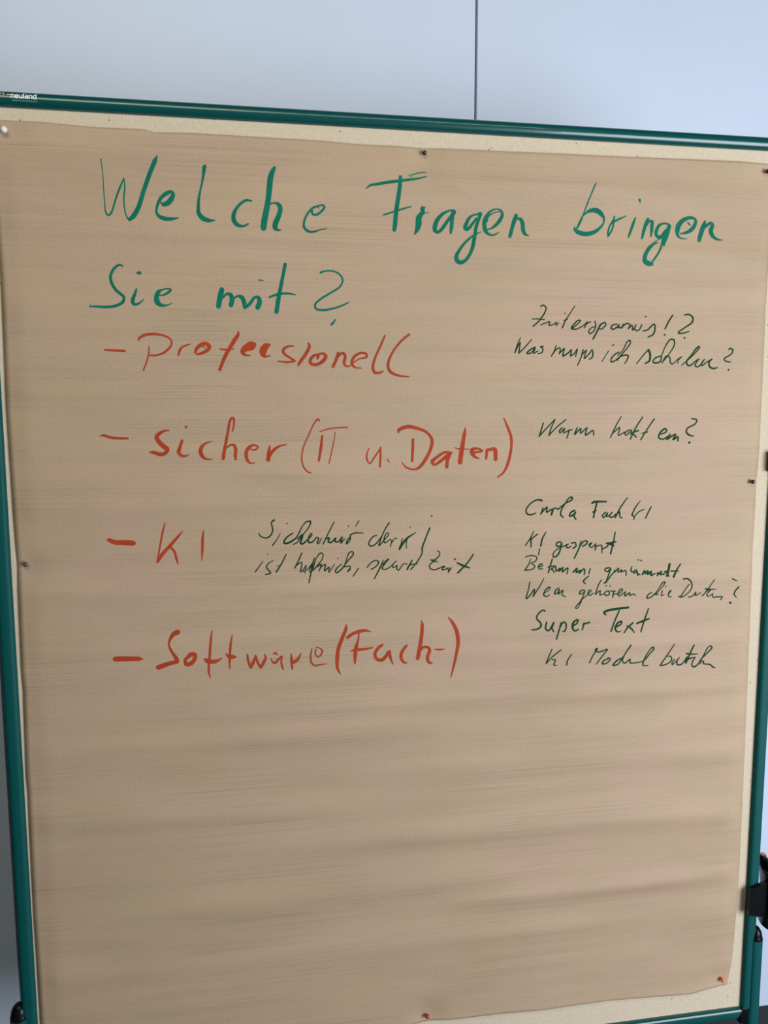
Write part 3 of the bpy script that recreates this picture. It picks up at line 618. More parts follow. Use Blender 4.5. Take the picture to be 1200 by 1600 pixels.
 (18.5,1291.8,2.3,12.1,1276.2,2.1,6.5,1260.5,2.6,6.5,1253.4,1.9,0.2,1241.6,1.9,-3,1236.9,1.8),
 (21.1,1310,2.6,21.6,1310,2.6),
]),
('spart','dark',[
 (-79.9,1233.1,1.9,-72.8,1240.8,1.9,-64.9,1243.7,1.9,-61.8,1240.5,2.3,-65.8,1234.3,1.9,-73.7,1229.8,1.9),
 (-54.7,1243.4,1.6,-59.5,1232.5,2.3,-68.8,1215.5,1.9),
 (-55.8,1236.3,1.4,-50.8,1242.5,1.6,-46,1245.4,1.7,-53.6,1236.3,1.9,-56.5,1231.2,2.1,-53.2,1228.9,1.9,-44.2,1232.6,1.7,-34.2,1242,1.6),
 (-34.2,1242,1.6,-39.7,1235.8,1.9,-39.7,1231.5,1.9,-32.5,1234.8,1.4),
 (-32.5,1234.8,1.6,-33.7,1229.7,2.1,-30.5,1227.4,2.1,-26.2,1232.9,1.7,-22.5,1236.9,1.6,-17.1,1236.4,1.9),
 (-9.4,1241.9,2.3,-13.4,1234.9,2.1,-17.4,1227.6,2.5),
 (-15.8,1232.6,1.6,-9.4,1235.6,1.8,-1.1,1236.1,1.6),
 (-2.2,1238.5,1.4,-7,1232.3,1.9,-12,1227.4,1.9),
]),
('Zeit','dark',[
 (30.3,1255.8,1.6,33.9,1253.3,1.9,33.9,1248.6,1.9,27.5,1242.4,2.3,21.9,1240.1,2.1),
 (20.3,1241.8,2.3,24.3,1240.4,2.6,30.7,1238.3,1.8),
 (29.1,1239.4,1.6,22.7,1237.7,1.9,18.2,1232.8,2.1,19.1,1228.3,2.1,25,1225.9,2.1,32.3,1227.6,1.9,40.1,1230.8,1.6,43,1230.4,1.8,39.1,1228.6,2,38.1,1225.5,2.1,42.9,1226,2,48.2,1228.7,1.6),
 (48.1,1228,1.6,47.8,1224.3,1.4,53,1228.5,1.6,47.7,1221.4,2),
 (58.2,1241.4,2.8,59.5,1241.4,2.5),
 (88.3,1248.6,2.3,79.4,1236,2.3,63.8,1220.6,2.7),
 (62.3,1235.7,2.5,72.9,1230.6,3.7,82.7,1227.1,2),
 (61.6,1219.9,1.4,65.4,1220.1,1.4),
]),
('Zeitersparnis','dark',[
 (190.1,1629.3,1.9,194.1,1631.4,2.2,199,1627.7,2.2,196.7,1620,2.2,187.9,1607.7,2.2,178.4,1599.2,2.2),
 (176.8,1610.2,1.6,186.2,1610.7,1.9,196.8,1609.6,1.6),
 (190.4,1601.6,1.6,199.3,1605.1,1.7,205,1606.4,2.3,203.9,1601.5,1.9,210.8,1602.7,1.7,215.6,1606.3,1.6),
 (215.3,1605.8,1.7,215.7,1601.3,1.9,219.2,1605.9,1.6),
 (229.4,1619.6,2.1,230.2,1619.9,2.1),
 (245.7,1631.4,1.4,238.4,1620.8,1.6,230.3,1608.4,1.9,225.6,1597.9,2.3),
 (227.8,1609.1,1.6,233.5,1610.7,1.6),
 (240.5,1596.3,1.9,248.5,1602.5,1.6,255,1609.6,1.9,250.8,1609.5,1.9,243.6,1602.5,2.3,240.4,1597.4,2.6,247.1,1596.1,1.9,260.1,1602,1.6,265.8,1607.4,1.9),
 (265.8,1607.4,2.1,263.4,1602,1.9,261,1598.1,1.6),
 (263.3,1604,1.8,271.2,1607.8,1.9),
 (278.2,1608.9,1.9,280,1603.1,1.9,277,1593.8,1.9,270.5,1589.8,1.9,268.7,1593.6,1.9,273.5,1598.8,1.6,279.2,1600.7,1.6),
 (287.5,1603.9,2.3,282,1592.3,2.6,276.1,1581.4,2.3),
 (284.4,1597,1.9,289.9,1605.1,2.3,295.3,1606.9,2.3,296.4,1603.3,1.9,290.2,1597.4,2.1,285.2,1597,1.6),
 (315.1,1604.9,2,308.4,1603.5,1.9,305.2,1598.8,2.3,308.7,1596.9,2.3,315.3,1600.5,2,318.9,1604.5,1.6,317,1599,2,321.2,1600.6,1.6),
 (325.6,1605.1,2,323.8,1599.1,2),
 (323.7,1601.5,2,332,1606.7,2),
 (321.6,1598.6,1.6,331.8,1606.5,1.8,337,1603.8,2,334.1,1598.1,2.1),
 (334.1,1598.1,1.4,340.4,1603.4,1.6,341.3,1596.1,1.8,346.8,1603.9,1.4),
 (346.8,1604.2,1.8,344.6,1598,2.1,347.1,1595.8,2.1,351.8,1596.2,1.8,356.6,1604.7,1.8,356.1,1603.6,1.8),
 (358.6,1595.1,2,366.1,1596.8,2,377.3,1606,2.2,378.8,1597.4,2.3,376.2,1590.3,2.3,367.8,1585.8,2),
 (362.6,1617.3,2.3,363.2,1617.3,2.3),
 (408.3,1620.3,2,401.2,1609.5,2,395.8,1598.8,2),
 (395.1,1589.7,2.7,396,1589.7,2.7),
 (428.6,1621,2,435.6,1621.9,2.4,442.6,1617.3,2.4,441.8,1610.2,2.4,430.6,1602.1,2,418.9,1594.1,2,418.9,1592.5,2.4,427.5,1592.9,2,436.4,1595.6,1.6),
 (429.1,1585.4,2.9,429.8,1585.4,2.9),
]),
('Was','dark',[
 (158.9,1582.2,1.4,153.7,1570.6,1.9,150.2,1559.2,2.2),
 (151.1,1561.5,1.9,158.5,1575.3,1.7,157.8,1569.2,1.9,156.4,1558.8,2.2),
 (156.4,1558.5,1.9,167.5,1569.3,1.9,176.8,1579.8,1.6),
 (182.5,1568.2,2.4,172.5,1562.5,2.3,169.4,1558.6,2.3,175.9,1559.2,2.3,182.5,1566.4,1.6,180,1558.7,2.1,187.2,1562.6,1.6),
 (195.5,1569.3,1.9,191.1,1568.8,2.3,195,1565.8,2.1,193.8,1560.4,2.1,187,1558,1.6),
]),
('muss','dark',[
 (216.5,1571.4,1.6,213.5,1562.2,2.3,208.8,1554.4,1.9),
 (213.5,1562.2,1.9,221.5,1567.6,1.9,223.2,1565.7,1.9,221.5,1558.4,1.9),
 (221.8,1558.9,1.9,229.7,1566.7,2.3,228.3,1560.8,2.1,227.7,1554.9,2.6),
 (228.5,1555.1,2.5,236.6,1560.1,2.3,241.3,1565.2,1.6,240,1556,2.3),
 (240.1,1555.2,2.3,246.5,1559.4,1.9,250.9,1566.4,1.6,248.4,1554.5,1.9),
 (260.4,1565,2.3,257.5,1553.4,1.9,252.3,1541.3,1.9),
 (258.2,1556.5,1.9,265.9,1564.6,1.9,264,1558.1,1.9,262.6,1551.6,1.9),
 (263.5,1551.6,1.9,271.4,1559.7,1.9,275.1,1565.2,1.9,276.9,1558.2,2.3,275.1,1552.8,2.3,271,1550.7,1.8),
]),
('ich','dark',[
 (302.8,1563.9,1.6,297.6,1556.1,1.4,292.2,1547.2,1.6),
 (307.9,1571.3,1.4,310.9,1573.4,2),
 (320.1,1562.1,2.3,313.5,1558.6,2.3,307.9,1552.3,2.3,307.4,1546.9,2.3,314.1,1549,2.3,325.3,1558.7,2),
 (318.1,1556.9,1.6,326.2,1564.7,1.6,332.5,1577.3,2,337.5,1580.5,2.3,338.5,1576.6,2,332.8,1567.9,2,323.2,1556.9,2,317.7,1549.1,1.8),
 (320,1553.8,2.1,328.2,1557.3,2.3,335.4,1557,2.5,335,1552.3,2.3,330.7,1544.8,1.8),
]),
('schulen','dark',[
 (369.4,1567.1,2.3,360.5,1557.3,2,350.2,1544.3,1.6),
 (369.4,1566,3.6,372.3,1559,3.6,371.3,1548.8,3.3,364.7,1545.2,2.3),
 (390.4,1556.8,2.4,381.2,1553.5,2.4,377.6,1548,2.4,380.9,1546,2.7,390.1,1548.4,2.7,391.7,1556,2.2),
 (391.3,1556,1.6,397.4,1571.8,2,405.6,1582.6,2.4,411.1,1582.2,2.9,412.8,1575.1,2.2,404.8,1560.9,1.8,392.9,1545.8,1.8),
 (392.9,1545.8,1.8,400.2,1557,2.2,405.2,1555.2,2.2,406.4,1552.7,2,407.1,1547.3,2,410.3,1544.5,2.2,414.4,1546.8,1.6,419.2,1551.9,1.5,426.9,1556.4,1.3),
 (426.9,1556.4,1.3,420.4,1550,1.8,420,1546.2,2),
 (426.9,1542.6,1.6,435.9,1550.1,1.8,446.2,1559.4,1.8,455.1,1569.6,2.2,456.1,1572.5,1.8,452.6,1571.2,2.6,441.5,1557.3,2.2,435.4,1549.8,2.6,435.4,1545.4,2.7,438.8,1542.2,2.6,444.2,1543.9,2.4,450.4,1549.6,1.8,456.1,1552.8,1.7),
 (456.1,1552.8,1.8,450.7,1545.2,2.2,450.7,1541.5,2.4,456.3,1541.1,2.2,465.6,1552,1.8),
 (465.6,1552,2,461.5,1546.9,2.2,461.8,1542.4,2.2,470.1,1548.2,1.7,478.9,1553.1,1.7),
 (478.9,1553.1,1.8,474,1547.9,2.4,474.4,1542.5,2.6,478.1,1539,2.8,483.1,1538.1,2.6,489.2,1539.7,1.7),
 (507.4,1567.7,2.2,509.4,1570.3,2,513.8,1567.6,2.4,512.5,1562,2,499.8,1553.1,2,502.7,1549.9,2,511.7,1548.4,1.7),
 (508.2,1536,3,508.9,1536,3),
]),
('Warum','dark',[
 (198.8,1452.5,2,195.6,1441.8,2.3,192.5,1431.1,2.3),
 (193.1,1432.4,2,207.3,1447.3,2,217.5,1457.8,2),
 (217.5,1457.3,1.8,211.6,1443.9,2,208.2,1432.3,2.3),
 (208.1,1432.8,2,221.5,1446.1,2,235.7,1457.7,1.8),
 (229.8,1445,2,225.3,1439.4,2.3,226.6,1436.7,2,233.9,1443.8,2,232.5,1437.1,2,240.7,1440.4,2,246.6,1442,1.8),
 (241.8,1441.6,2,240.4,1435.9,2,238.2,1428.5,2),
 (254.8,1444.9,2,250.9,1434.3,2.3,260.8,1443.7,2,260.4,1436.5,2.3,271,1444.8,1.8),
 (271,1444.8,2,269.1,1432.9,2.3,281.3,1440.2,2.1,282.5,1432.8,2.1),
]),
('hakt','dark',[
 (327.5,1462,1.8,319.6,1448,2.1,310.6,1428.8,2.1),
 (314,1435.5,2.1,325.8,1444.6,2.1,323.8,1432.5,2.1,334.6,1437.7,1.8),
 (341.8,1441.1,2.1,334.7,1435.4,2.3,337.2,1432.5,2.1,346,1441.1,1.8,344.5,1433.1,1.8),
 (364.1,1461.5,2.1,353.8,1445.6,2.3,344.2,1426.3,2.3),
 (344.4,1435.4,2.3,357.7,1439.9,2.6),
 (346.8,1436.5,2.9,354.4,1429.2,2.3),
 (383.9,1458,2.3,373.5,1443.2,2.1,361.9,1425,2.1),
 (364,1435.3,1.8,373.3,1437.5,2.1),
]),
('es','dark',[
 (396.1,1433.5,2.1,405.8,1438.5,2.6,403.9,1442.6,2.6,395.9,1437.4,2.9,392.5,1429.4,2.9,398.3,1425.5,2.4,411,1431.6,2.4),
 (412.2,1433.4,2.6,406.3,1425.2,2.6,414.8,1430.4,2.9,422.1,1433.4,2.4,417.4,1425.1,2.9,426,1429.2,2.9,425.7,1422.7,2.4),
 (448.5,1458.6,2.4,457.4,1456.2,2.4,455.1,1450.3,2.4,441.7,1442.9,2.4,439.9,1437.2,2.9,445.9,1431.8,2.9,453,1430.4,1.9),
 (445.1,1419.8,3.2,446.9,1420.3,3.2),
]),
('Carla','dark',[
 (198.7,1331.1,3.6,191,1332.1,2.7,179.6,1325.8,2.3,173.2,1315.7,2.5,175.2,1310.1,2.7,182,1308.7,2.7,189.6,1311.3,1.7),
 (201.1,1318.9,2.3,197.4,1309.1,2.3),
 (197.4,1309.6,2.3,207.8,1320.2,2.3,207.1,1312.2,2.7,216.3,1316.7,2.3,215,1307.7,2.9),
 (215.9,1308.3,2.5,219.5,1318.1,2.3,227.4,1316.5,2.1),
 (225.5,1315.6,2.1,237.8,1325.6,2.3,248.3,1331.1,2.7,248.8,1334.8,3.2,244.3,1334.5,2.3,237.8,1325.6,2.3,231.4,1314.5,2.5,231,1307,2.7,235,1303.5,2.3),
 (253.6,1314,3.2,247.2,1310.4,2.5,245.8,1304.8,2.8,251.2,1306.6,2.8,256,1311.7,2.1,253.2,1304.6,2.5,256.3,1299.9,2.5),
]),
('Fach','dark',[
 (282.2,1324.4,2.5,285,1326.6,3.8,306.8,1327.1,2.8),
 (290.7,1325,2.8,288.5,1315.2,2.8,285.9,1301.6,2.8),
 (284.7,1310.5,3,290.6,1313.2,1.9),
 (306.6,1310.1,2.4,300.7,1304.5,2.4,303.2,1301.6,2.4,310,1309,1.9,308.1,1302.9,2.4,313.7,1305.2,1.5),
 (317.5,1309.8,2.4,312.7,1303.3,2.4,317.7,1301.7,2.4,323.6,1306.9,1.9),
 (342.4,1332.7,1.9,333.1,1319.9,2.4,322.8,1301.2,2.8),
 (323.7,1304,2.4,329.9,1310.1,2.4,330.8,1302.4,2.4,334.8,1300,1.9),
]),
('KI','dark',[
 (364.9,1326.9,1.5,357.4,1317.5,2.4,351.2,1304.4,2.4),
 (350.8,1305.3,2.4,355.6,1300.1,2.4,354.7,1297.1,1.9),
 (355,1301.4,1.9,363.8,1309.8,1.9,372.8,1313.4,1.5),
 (384.1,1317,2.4,379.1,1307.6,2.4,375.1,1299.1,2.4),
 (186.7,1282.2,1.9,180.7,1270.8,1.9,173.2,1259.8,1.9),
 (193.2,1277.6,2.1,180.7,1268.9,2.3),
 (182.3,1269.8,2.7,182.5,1256.7,1.9),
 (206.8,1280.4,1.7,201.1,1270.2,2.5,198.7,1258.4,2.7),
 (197,1253.8,1.9,195.3,1244.4,1.9),
]),
('gesperrt','dark',[
 (232.1,1264.1,2.3,225.8,1262.9,2.5,225,1257.6,2.8,233.5,1258,2.3,233.3,1262.7,2.3,230.5,1248.6,2.8,224.8,1240.6,3,219.9,1240.4,2.3,220.3,1246.6,1.9,228.1,1253.4,1.9,239.8,1257.8,1.9),
 (239.8,1257.8,1.9,244.6,1260.1,2.3,241.2,1256.8,2.3,243.8,1253.9,2.3,249.7,1256.5,1.9),
 (249.9,1261.3,2.3,256.4,1262.1,2.3,257.6,1256.3,2.3,252.8,1253,2.3),
 (266.2,1264.6,1.9,263.2,1253.3,2.4,255.3,1236.8,2.4),
 (262.7,1253.3,1.9,271.2,1264.1,2.4,276.8,1263.4,2.4,273.4,1257.8,2.4,268.5,1256,1.9),
 (279.4,1258.2,2.4,284.2,1260.9,2.4,280.5,1255.7,2.4,284.5,1253.6,1.9,290.3,1258.2,1.9),
 (291.3,1259.2,2.4,290.6,1249.1,2.4),
 (291.5,1254.4,1.9,299.4,1257,1.9,301.4,1255.6,2.4,302.1,1244.5,1.9),
 (302.6,1250.2,1.9,309.5,1253.5,2.4,314.3,1259.5,2.4),
 (323.5,1277.4,1.9,321.3,1261.2,2.4,317,1242.2,2.6),
 (309.3,1259.6,2.6,317.3,1259.8,3.7,325.6,1262,2.2),
 (312.9,1259.5,3,321.5,1255.4,3.5),
]),
('Betreuung','dark',[
 (173.6,1241.5,2,183.7,1243.6,2,192.6,1240.4,2,190.8,1234.9,2,183,1231.5,1.6),
 (182.4,1238,1.6,178.8,1229.2,2,172.2,1220.1,2),
 (183,1231,1.6,188.8,1227.2,2,187.9,1223.3,2,182,1221.1,2,172.3,1220.6,2.2),
 (194.7,1224.6,1.6,201.8,1226.8,2,200.6,1230.1,2,195.6,1226.2,2.4,196.7,1221.4,2,202.3,1222,1.6),
 (218.4,1236.8,2.4,215,1226.4,2.4,211.5,1215,2.4),
 (211.1,1224.1,2,221,1225.8,2.2),
 (215.8,1219.9,2,224.4,1225.7,2),
 (217.2,1221.5,2.4,221.6,1214.9,1.8),
 (224.7,1223.6,2.2,224.2,1217.2,2.2,231.5,1221.8,2,229.3,1216.7,2.4,236.3,1222.9,2,234.8,1215.6,2.4,244.5,1221.8,2,242.8,1212.3,2),
 (253.2,1214.6,2.6,260.2,1220.5,2.4,258.3,1213.7,2.4,265.3,1217.4,2,263.4,1212.7,2.4,271.9,1219.3,2.4,273,1215.6,2.4,271.9,1210,2),
 (282.5,1219.8,1.7,279.7,1211.3,2),
 (279.5,1207.8,1.7,271.7,1201.9,2.4,270.3,1199.2,2.4,273.6,1195.6,2),
]),
('gewuenscht','dark',[
 (315.4,1219.9,2.6,308.4,1218.5,2.4,307,1215.8,2.1,311.8,1213.5,2.4,317.5,1218.5,2.4,313.4,1208.6,2.4,309.1,1196.9,2.4),
 (306.2,1195.6,3,310,1196.2,2.4),
 (309.6,1197.2,2.1,318.6,1208.4,2.1,329.3,1217.5,1.7),
 (324,1215.5,2.1,323.4,1212.3,2.4,331.1,1218.5,2.1,329.5,1212.1,2.1,336.6,1215.9,2.1,334.8,1212.2,2.1,343.2,1214.1,2.1,343.4,1206.7,2.1),
 (353.9,1219.9,2.1,352,1213.8,2.5,354.6,1211.6,2.5,361.7,1214.7,2.1,362.7,1209.3,2.5,367.6,1206.7,2.1),
 (356.6,1209.2,2.3,363,1211.7,2.1,363.5,1205.5,2.3),
 (364.5,1231,2.3,366.2,1230.6,1.8),
 (369.5,1229.7,2.7,370.8,1229.5,2.2),
 (371.5,1206.7,2.7,375.8,1212.8,3.1,376.5,1208.2,2.7,381.7,1212.7,2.7,381,1207.1,3.1,387.5,1211.7,2.7,386.5,1205.1,3.1,394.1,1207.9,2),
 (396.9,1207.8,2.3,400.8,1208.9,2.3,397.7,1204.4,2.7),
 (405.1,1211.1,3.1,402.4,1206.1,2.7,410,1206.6,2.4),
 (419.7,1222.3,4,417.8,1213.3,3.8,414.5,1202.9,3.6),
 (411,1209.7,3.3,416.9,1211.5,2.9),
 (414.3,1207.2,2.9,418.4,1202.7,2.5),
 (439.3,1222,2,431.3,1211.3,2.7,426.4,1201.2,3.6),
 (422,1210.9,2.4,435.6,1210.4,1.8),
]),
('Wem','dark',[
 (180,1201.8,2,178,1187.1,2,175.4,1175.7,2.4),
 (176.3,1174,2.4,181.2,1178.5,2.4,188.7,1189.7,2,187.5,1177.4,2.4),
 (187.2,1177.4,2.4,195.4,1191.5,2,203.7,1206.5,1.6),
 (203.9,1180.9,1.7,212.7,1187.4,1.7,214.9,1191.7,2,211,1191.4,2.4,205.4,1183.9,2,205.2,1178.7,2.4,210.5,1176.4,2,215,1179.6,1.5),
 (229.5,1190.1,2,225,1186.9,2.4,223,1180.1,2.4,227.7,1181.7,2,230.5,1188,2,229.5,1179.9,2),
 (230.4,1179.8,2,236.7,1186.1,2,235.9,1177.9,2,241.8,1174.7,1.7),
]),
('gehoeren','dark',[
 (272.8,1185,2.2,266.4,1183.2,2.4,265,1178.5,2.4,271.5,1179.9,2.1,274.1,1183.8,1.7,271.8,1174.8,2.1,265.5,1163.3,2.4,261.3,1159.3,2.1,259.8,1155.1,1.9,262.4,1154.7,1.9,269.6,1166.5,1.7),
 (268.7,1168.2,1.7,280.3,1177.9,1.7,284.7,1183.3,2.1,281.8,1184.3,2.1,279.3,1179.6,2.1,282.5,1175.3,2.1,289.7,1179.2,1.7),
 (300.8,1200.5,2.1,296.4,1192.6,2.1,292.5,1176.1,2.1),
 (293.3,1177.4,1.7,300.4,1182.7,2.1,300.4,1175.4,2.1,306.4,1176.8,1.7),
 (312.2,1181.7,2.1,308,1178.5,2.1,310.4,1174.1,2.4,316.9,1176.4,2.1,313.9,1182.2,2.1),
 (309.6,1190.4,2.3,310.3,1190.4,2.3),
 (316.3,1190,2.3,317,1189.9,2.3),
 (323.7,1179.6,2.5,322.5,1170.6,2.3),
 (317.9,1181.5,2.1,327.1,1180.6,1.7),
 (323.9,1176.1,1.9,332.7,1176.1,1.9,339.2,1182.9,2.1,336,1183.9,2.1,331.2,1177.5,2.1,333.8,1172.3,2.1,342.3,1178,1.7),
 (344.4,1179.6,2.1,343.5,1171.9,2.1,352,1177.2,2.1,351.8,1172.5,2.1,359.2,1174.7,1.7,362.1,1171.5,1.7),
]),
('die','dark',[
 (390.5,1176.5,2,384.1,1171.9,2.4,382.2,1167.1,2.4,389.4,1168,2.4,395.8,1173.9,2),
 (395.1,1171.5,1.6,401.8,1181.8,1.6,408.9,1192.8,2.4,412,1192.6,2.4,408.3,1184.9,1.6,397.7,1171.8,2,403,1172.8,1.5),
 (409,1178.2,2,408,1169.6,2,412.9,1171.5,1.3),
 (413.8,1185.3,2.4,414.5,1185.3,2.4),
 (419.7,1171.8,1.6,424.4,1177.3,2,423.5,1178.1,2,420,1172.9,2,421.2,1168,2,426,1167,1.3),
]),
('Daten','dark',[
 (443.6,1197,2.5,450.9,1197.4,2.7,458.4,1191.3,2.4,460.7,1181.2,2.4,455.5,1173.1,2,444,1165.8,2,438.2,1167.6,2),
 (455.5,1187.7,2,448.3,1176.7,2,441.7,1165.9,2.4),
 (456,1165,2,464.4,1167.9,2,469.2,1173.9,2,468.2,1167.7,2,477.9,1172.2,1.7),
 (500.2,1194,1.7,492.4,1181.6,2,483.3,1168.8,2,480.4,1166.4,2),
 (485.4,1178.5,2.6,494.7,1177.4,2.4,504.8,1177,1.3),
 (486.8,1173.5,1.7,494.8,1176.2,2,488.9,1168.5,2,491.3,1165.5,2,500.6,1169.7,1.7),
 (499,1168.1,2,501.3,1163.1,2,507.9,1164.5,2),
 (507.9,1163.7,1.9,517.5,1163.3,2,514.2,1158.6,1.9),
 (532.4,1194.2,2.4,541.4,1190,1.7),
 (546.3,1179.5,2.8,540.5,1173.1,2.4,538.6,1167.4,2.4,542.9,1161.8,1.7),
 (531.4,1153.8,3.2,533.2,1152.1,3.2),
]),
('Super','dark',[
 (208,1152.4,2.9,205.1,1154,2.7,196.8,1148.3,2.7,194.3,1141.1,2.7,200.8,1133.5,3.1,201.8,1127.9,3.1,195.3,1123.3,3.1,186.3,1122.8,2.5),
 (211.2,1134.4,2.7,209.8,1123.3,3.1,214.6,1120,2.7,223.5,1133,2.7,220.3,1123.7,3.1,224.1,1117.3,2.1),
 (235.9,1131.9,2.7,232.3,1119.1,2.7,228,1105.1,2.3),
 (231.3,1119.2,1.9,240.2,1133.1,2.7,244.1,1129.7,2.7,244,1122.3,2.7,240.9,1117.3,2.7,238.9,1117.9,2.1),
 (254.1,1124.6,2.7,263.1,1130.7,2.7,264.3,1135.8,2.7,256.8,1131.9,3.5,255.4,1122.7,3.5,259.4,1117.5,2.7,266,1120.4,1.9),
 (275,1129.8,2.7,272,1118.6,2.3),
 (273.1,1128,2.3,284.6,1130.6,2.9),
]),
('Text','dark',[
 (312.3,1141.5,2.5,308.7,1145.7,3.8,314.9,1148.8,4.2,332.3,1151,4.2,350.8,1152.5,3.6),
 (335,1147.6,2.7,327.3,1129.6,2.7,321.9,1113.8,2.7),
 (329.5,1120.1,2.9,339.1,1125.3,2.7,340,1129.6,2.7,333.6,1127.4,3.4,329,1118.3,3.4,333,1112.5,2.7,339.1,1113.7,1.5),
 (359.6,1126.2,3,351.1,1119.1,2.8,344.7,1110.5,2.3),
 (349,1122,2.3,357,1117,3.2,362.5,1110.1,1.9),
 (386.2,1149.2,2.3,380,1131,2.8,373.9,1110.6,2.3),
 (366.5,1125,3,376.2,1128.3,3.6,388.2,1132.2,2.6),
]),
('KI','dark',[
 (220.5,1089.6,1.9,215.9,1077.4,2.3,211.8,1065.7,2.3),
 (211.8,1065.3,1.9,224.3,1078.9,2.3,236.1,1087.6,2.3),
 (222,1071.4,2.3,227.1,1071.1,2.3,225.2,1062.1,2.3,230,1061.9,1.5),
 (254.4,1079.3,1.9,247.9,1068.1,2.3,247.2,1060.9,2.3),
]),
('Modul','dark',[
 (286.3,1062.9,2.3,291.7,1075.3,2.3,298.4,1087.3,2.5,294.4,1084.6,2.9,299.9,1080.8,2.5,315,1084.9,2.3),
 (315.7,1084.3,2.3,307.4,1072.5,2.3,298,1059.7,1.9),
 (318.4,1068.1,2.3,310.2,1064.7,2.7,308.5,1060.1,2.8,315.8,1060.6,2.3,322.3,1067.5,2.3,317.7,1070.1,1.9),
 (342.8,1068.4,2.3,333.2,1063.5,2.8,327.1,1056.6,2.8,335.4,1057.7,2.3,344.6,1070.6,2.3),
 (356.1,1089.6,2.8,348,1076.3,2.3,343.5,1063,2.3,347.1,1059,2.3,356.7,1065.7,2.3),
 (356.7,1065.7,2.3,357.4,1059,2.6,368.9,1058.7,1.9),
 (368.9,1058.7,1.9,380.7,1061.3,1.9,391.8,1073.9,2.4,397.5,1081.5,2.8,394.6,1084,2.8,389.3,1078,1.9,381.6,1062.8,2.4,380,1053.7,2.4,389,1052.9,1.9),
]),
('bauteln','dark',[
 (433.4,1087.8,1.9,425.5,1073.4,2.3,410.7,1051.9,2.5),
 (421.1,1066.4,1.5,428.5,1066.4,2.3,431,1061.2,2.3,426.5,1055.5,2,416.7,1051.9,2.3,410.7,1051.4,2.4),
 (436.2,1060.9,2,431.7,1055.5,2.3,432.5,1052.2,2.3,437.6,1056.1,1.7,444.8,1063.8,1.7,440.3,1057.1,2.3,441.7,1051.2,2.6,449,1051.9,2.3,455,1058.1,2),
 (468.9,1083.9,2.7,463.6,1070.2,3.1,456.7,1052.9,2.7),
 (457.2,1069.4,3.2,468.3,1067.9,2.7,478,1068,1.5),
 (455.1,1056.4,4.3,458.5,1062.7,4.3),
 (458.7,1059.5,3.8,466.1,1061.5,2.6,473.6,1062.5,1.5),
 (472.8,1061.7,2,468.9,1055.6,2.3,467.5,1049.7,2.3,470.5,1046,2.7,477.9,1049.2,2.3,483.9,1058.4,2.3,495.8,1069.8,2.3,502.2,1078,2.6,499.6,1080.6,2.6,495.6,1079.3,2,489.6,1067.7,2,482.8,1054.9,2),
 (481.9,1050.1,1.5,485.9,1054.7,1.9,489,1055.1,1.9,488.2,1051,2.3,494.3,1049.5,2.3,500.7,1048.5,2.3,507.2,1043.1,2.7,510.3,1043.3,1.5),
]),
]
PAPER_TOP = [(-0.5878, 1.8602), (-0.5742, 1.8593), (-0.5131, 1.8586), (-0.451, 1.8561), (-0.3876, 1.8571), (-0.3749, 1.8535), (-0.3231, 1.8554), (-0.235, 1.8549), (-0.1446, 1.8544), (-0.0893, 1.852), (-0.033, 1.8522), (0.0434, 1.8525), (0.1413, 1.8529), (0.2012, 1.854), (0.3034, 1.8544), (0.4299, 1.8558), (0.5056, 1.8566), (0.5706, 1.8568)]
PAPER_LEFT = [(-0.5878, 1.8602), (-0.5875, 1.7655), (-0.5849, 1.6509), (-0.586, 1.57), (-0.5877, 1.4779), (-0.5868, 1.3704), (-0.5854, 1.2521), (-0.5867, 1.1622), (-0.5876, 1.0956), (-0.5866, 1.0648), (-0.5871, 1.0474), (-0.5893, 0.9369), (-0.5885, 0.9101), (-0.5892, 0.8441), (-0.5901, 0.7104), (-0.5894, 0.6446), (-0.5892, 0.5387), (-0.5889, 0.4305)]
PAPER_RIGHT = [(0.5706, 1.8568), (0.5705, 1.6159), (0.5724, 1.4102), (0.571, 1.3544), (0.5695, 1.2508), (0.5716, 1.1419), (0.5732, 1.0308), (0.5755, 0.883), (0.5758, 0.8135), (0.5768, 0.7077), (0.5765, 0.6242), (0.5742, 0.5519), (0.571, 0.4973), (0.5673, 0.4731), (0.5657, 0.4573)]
PAPER_BOTTOM = [(-0.5889, 0.4305), (-0.4637, 0.4347), (-0.3152, 0.4395), (-0.161, 0.4492), (-0.0063, 0.4599), (0.0176, 0.4613), (0.1351, 0.4606), (0.2203, 0.4575), (0.3319, 0.4595), (0.3985, 0.4568), (0.4919, 0.452), (0.5199, 0.4558), (0.5446, 0.4563), (0.5657, 0.4573)]


def interp(curve, t):
    """point at fraction t of the arc length"""
    L = [0.0]
    for a, b_ in zip(curve, curve[1:]):
        L.append(L[-1] + math.hypot(b_[0] - a[0], b_[1] - a[1]))
    s = t * L[-1]
    for i in range(len(curve) - 1):
        if s <= L[i + 1] or i == len(curve) - 2:
            f = (s - L[i]) / max(1e-9, L[i + 1] - L[i])
            a, b_ = curve[i], curve[i + 1]
            return Vector((a[0] + (b_[0] - a[0]) * f, a[1] + (b_[1] - a[1]) * f))

PINS = [(-0.567, 1.844), (0.0077, 1.8446), (0.5577, 1.844), (0.5616, 1.355), (-0.5736, 1.2527), (0.5529, 0.4703), (0.0175, 0.4725)]

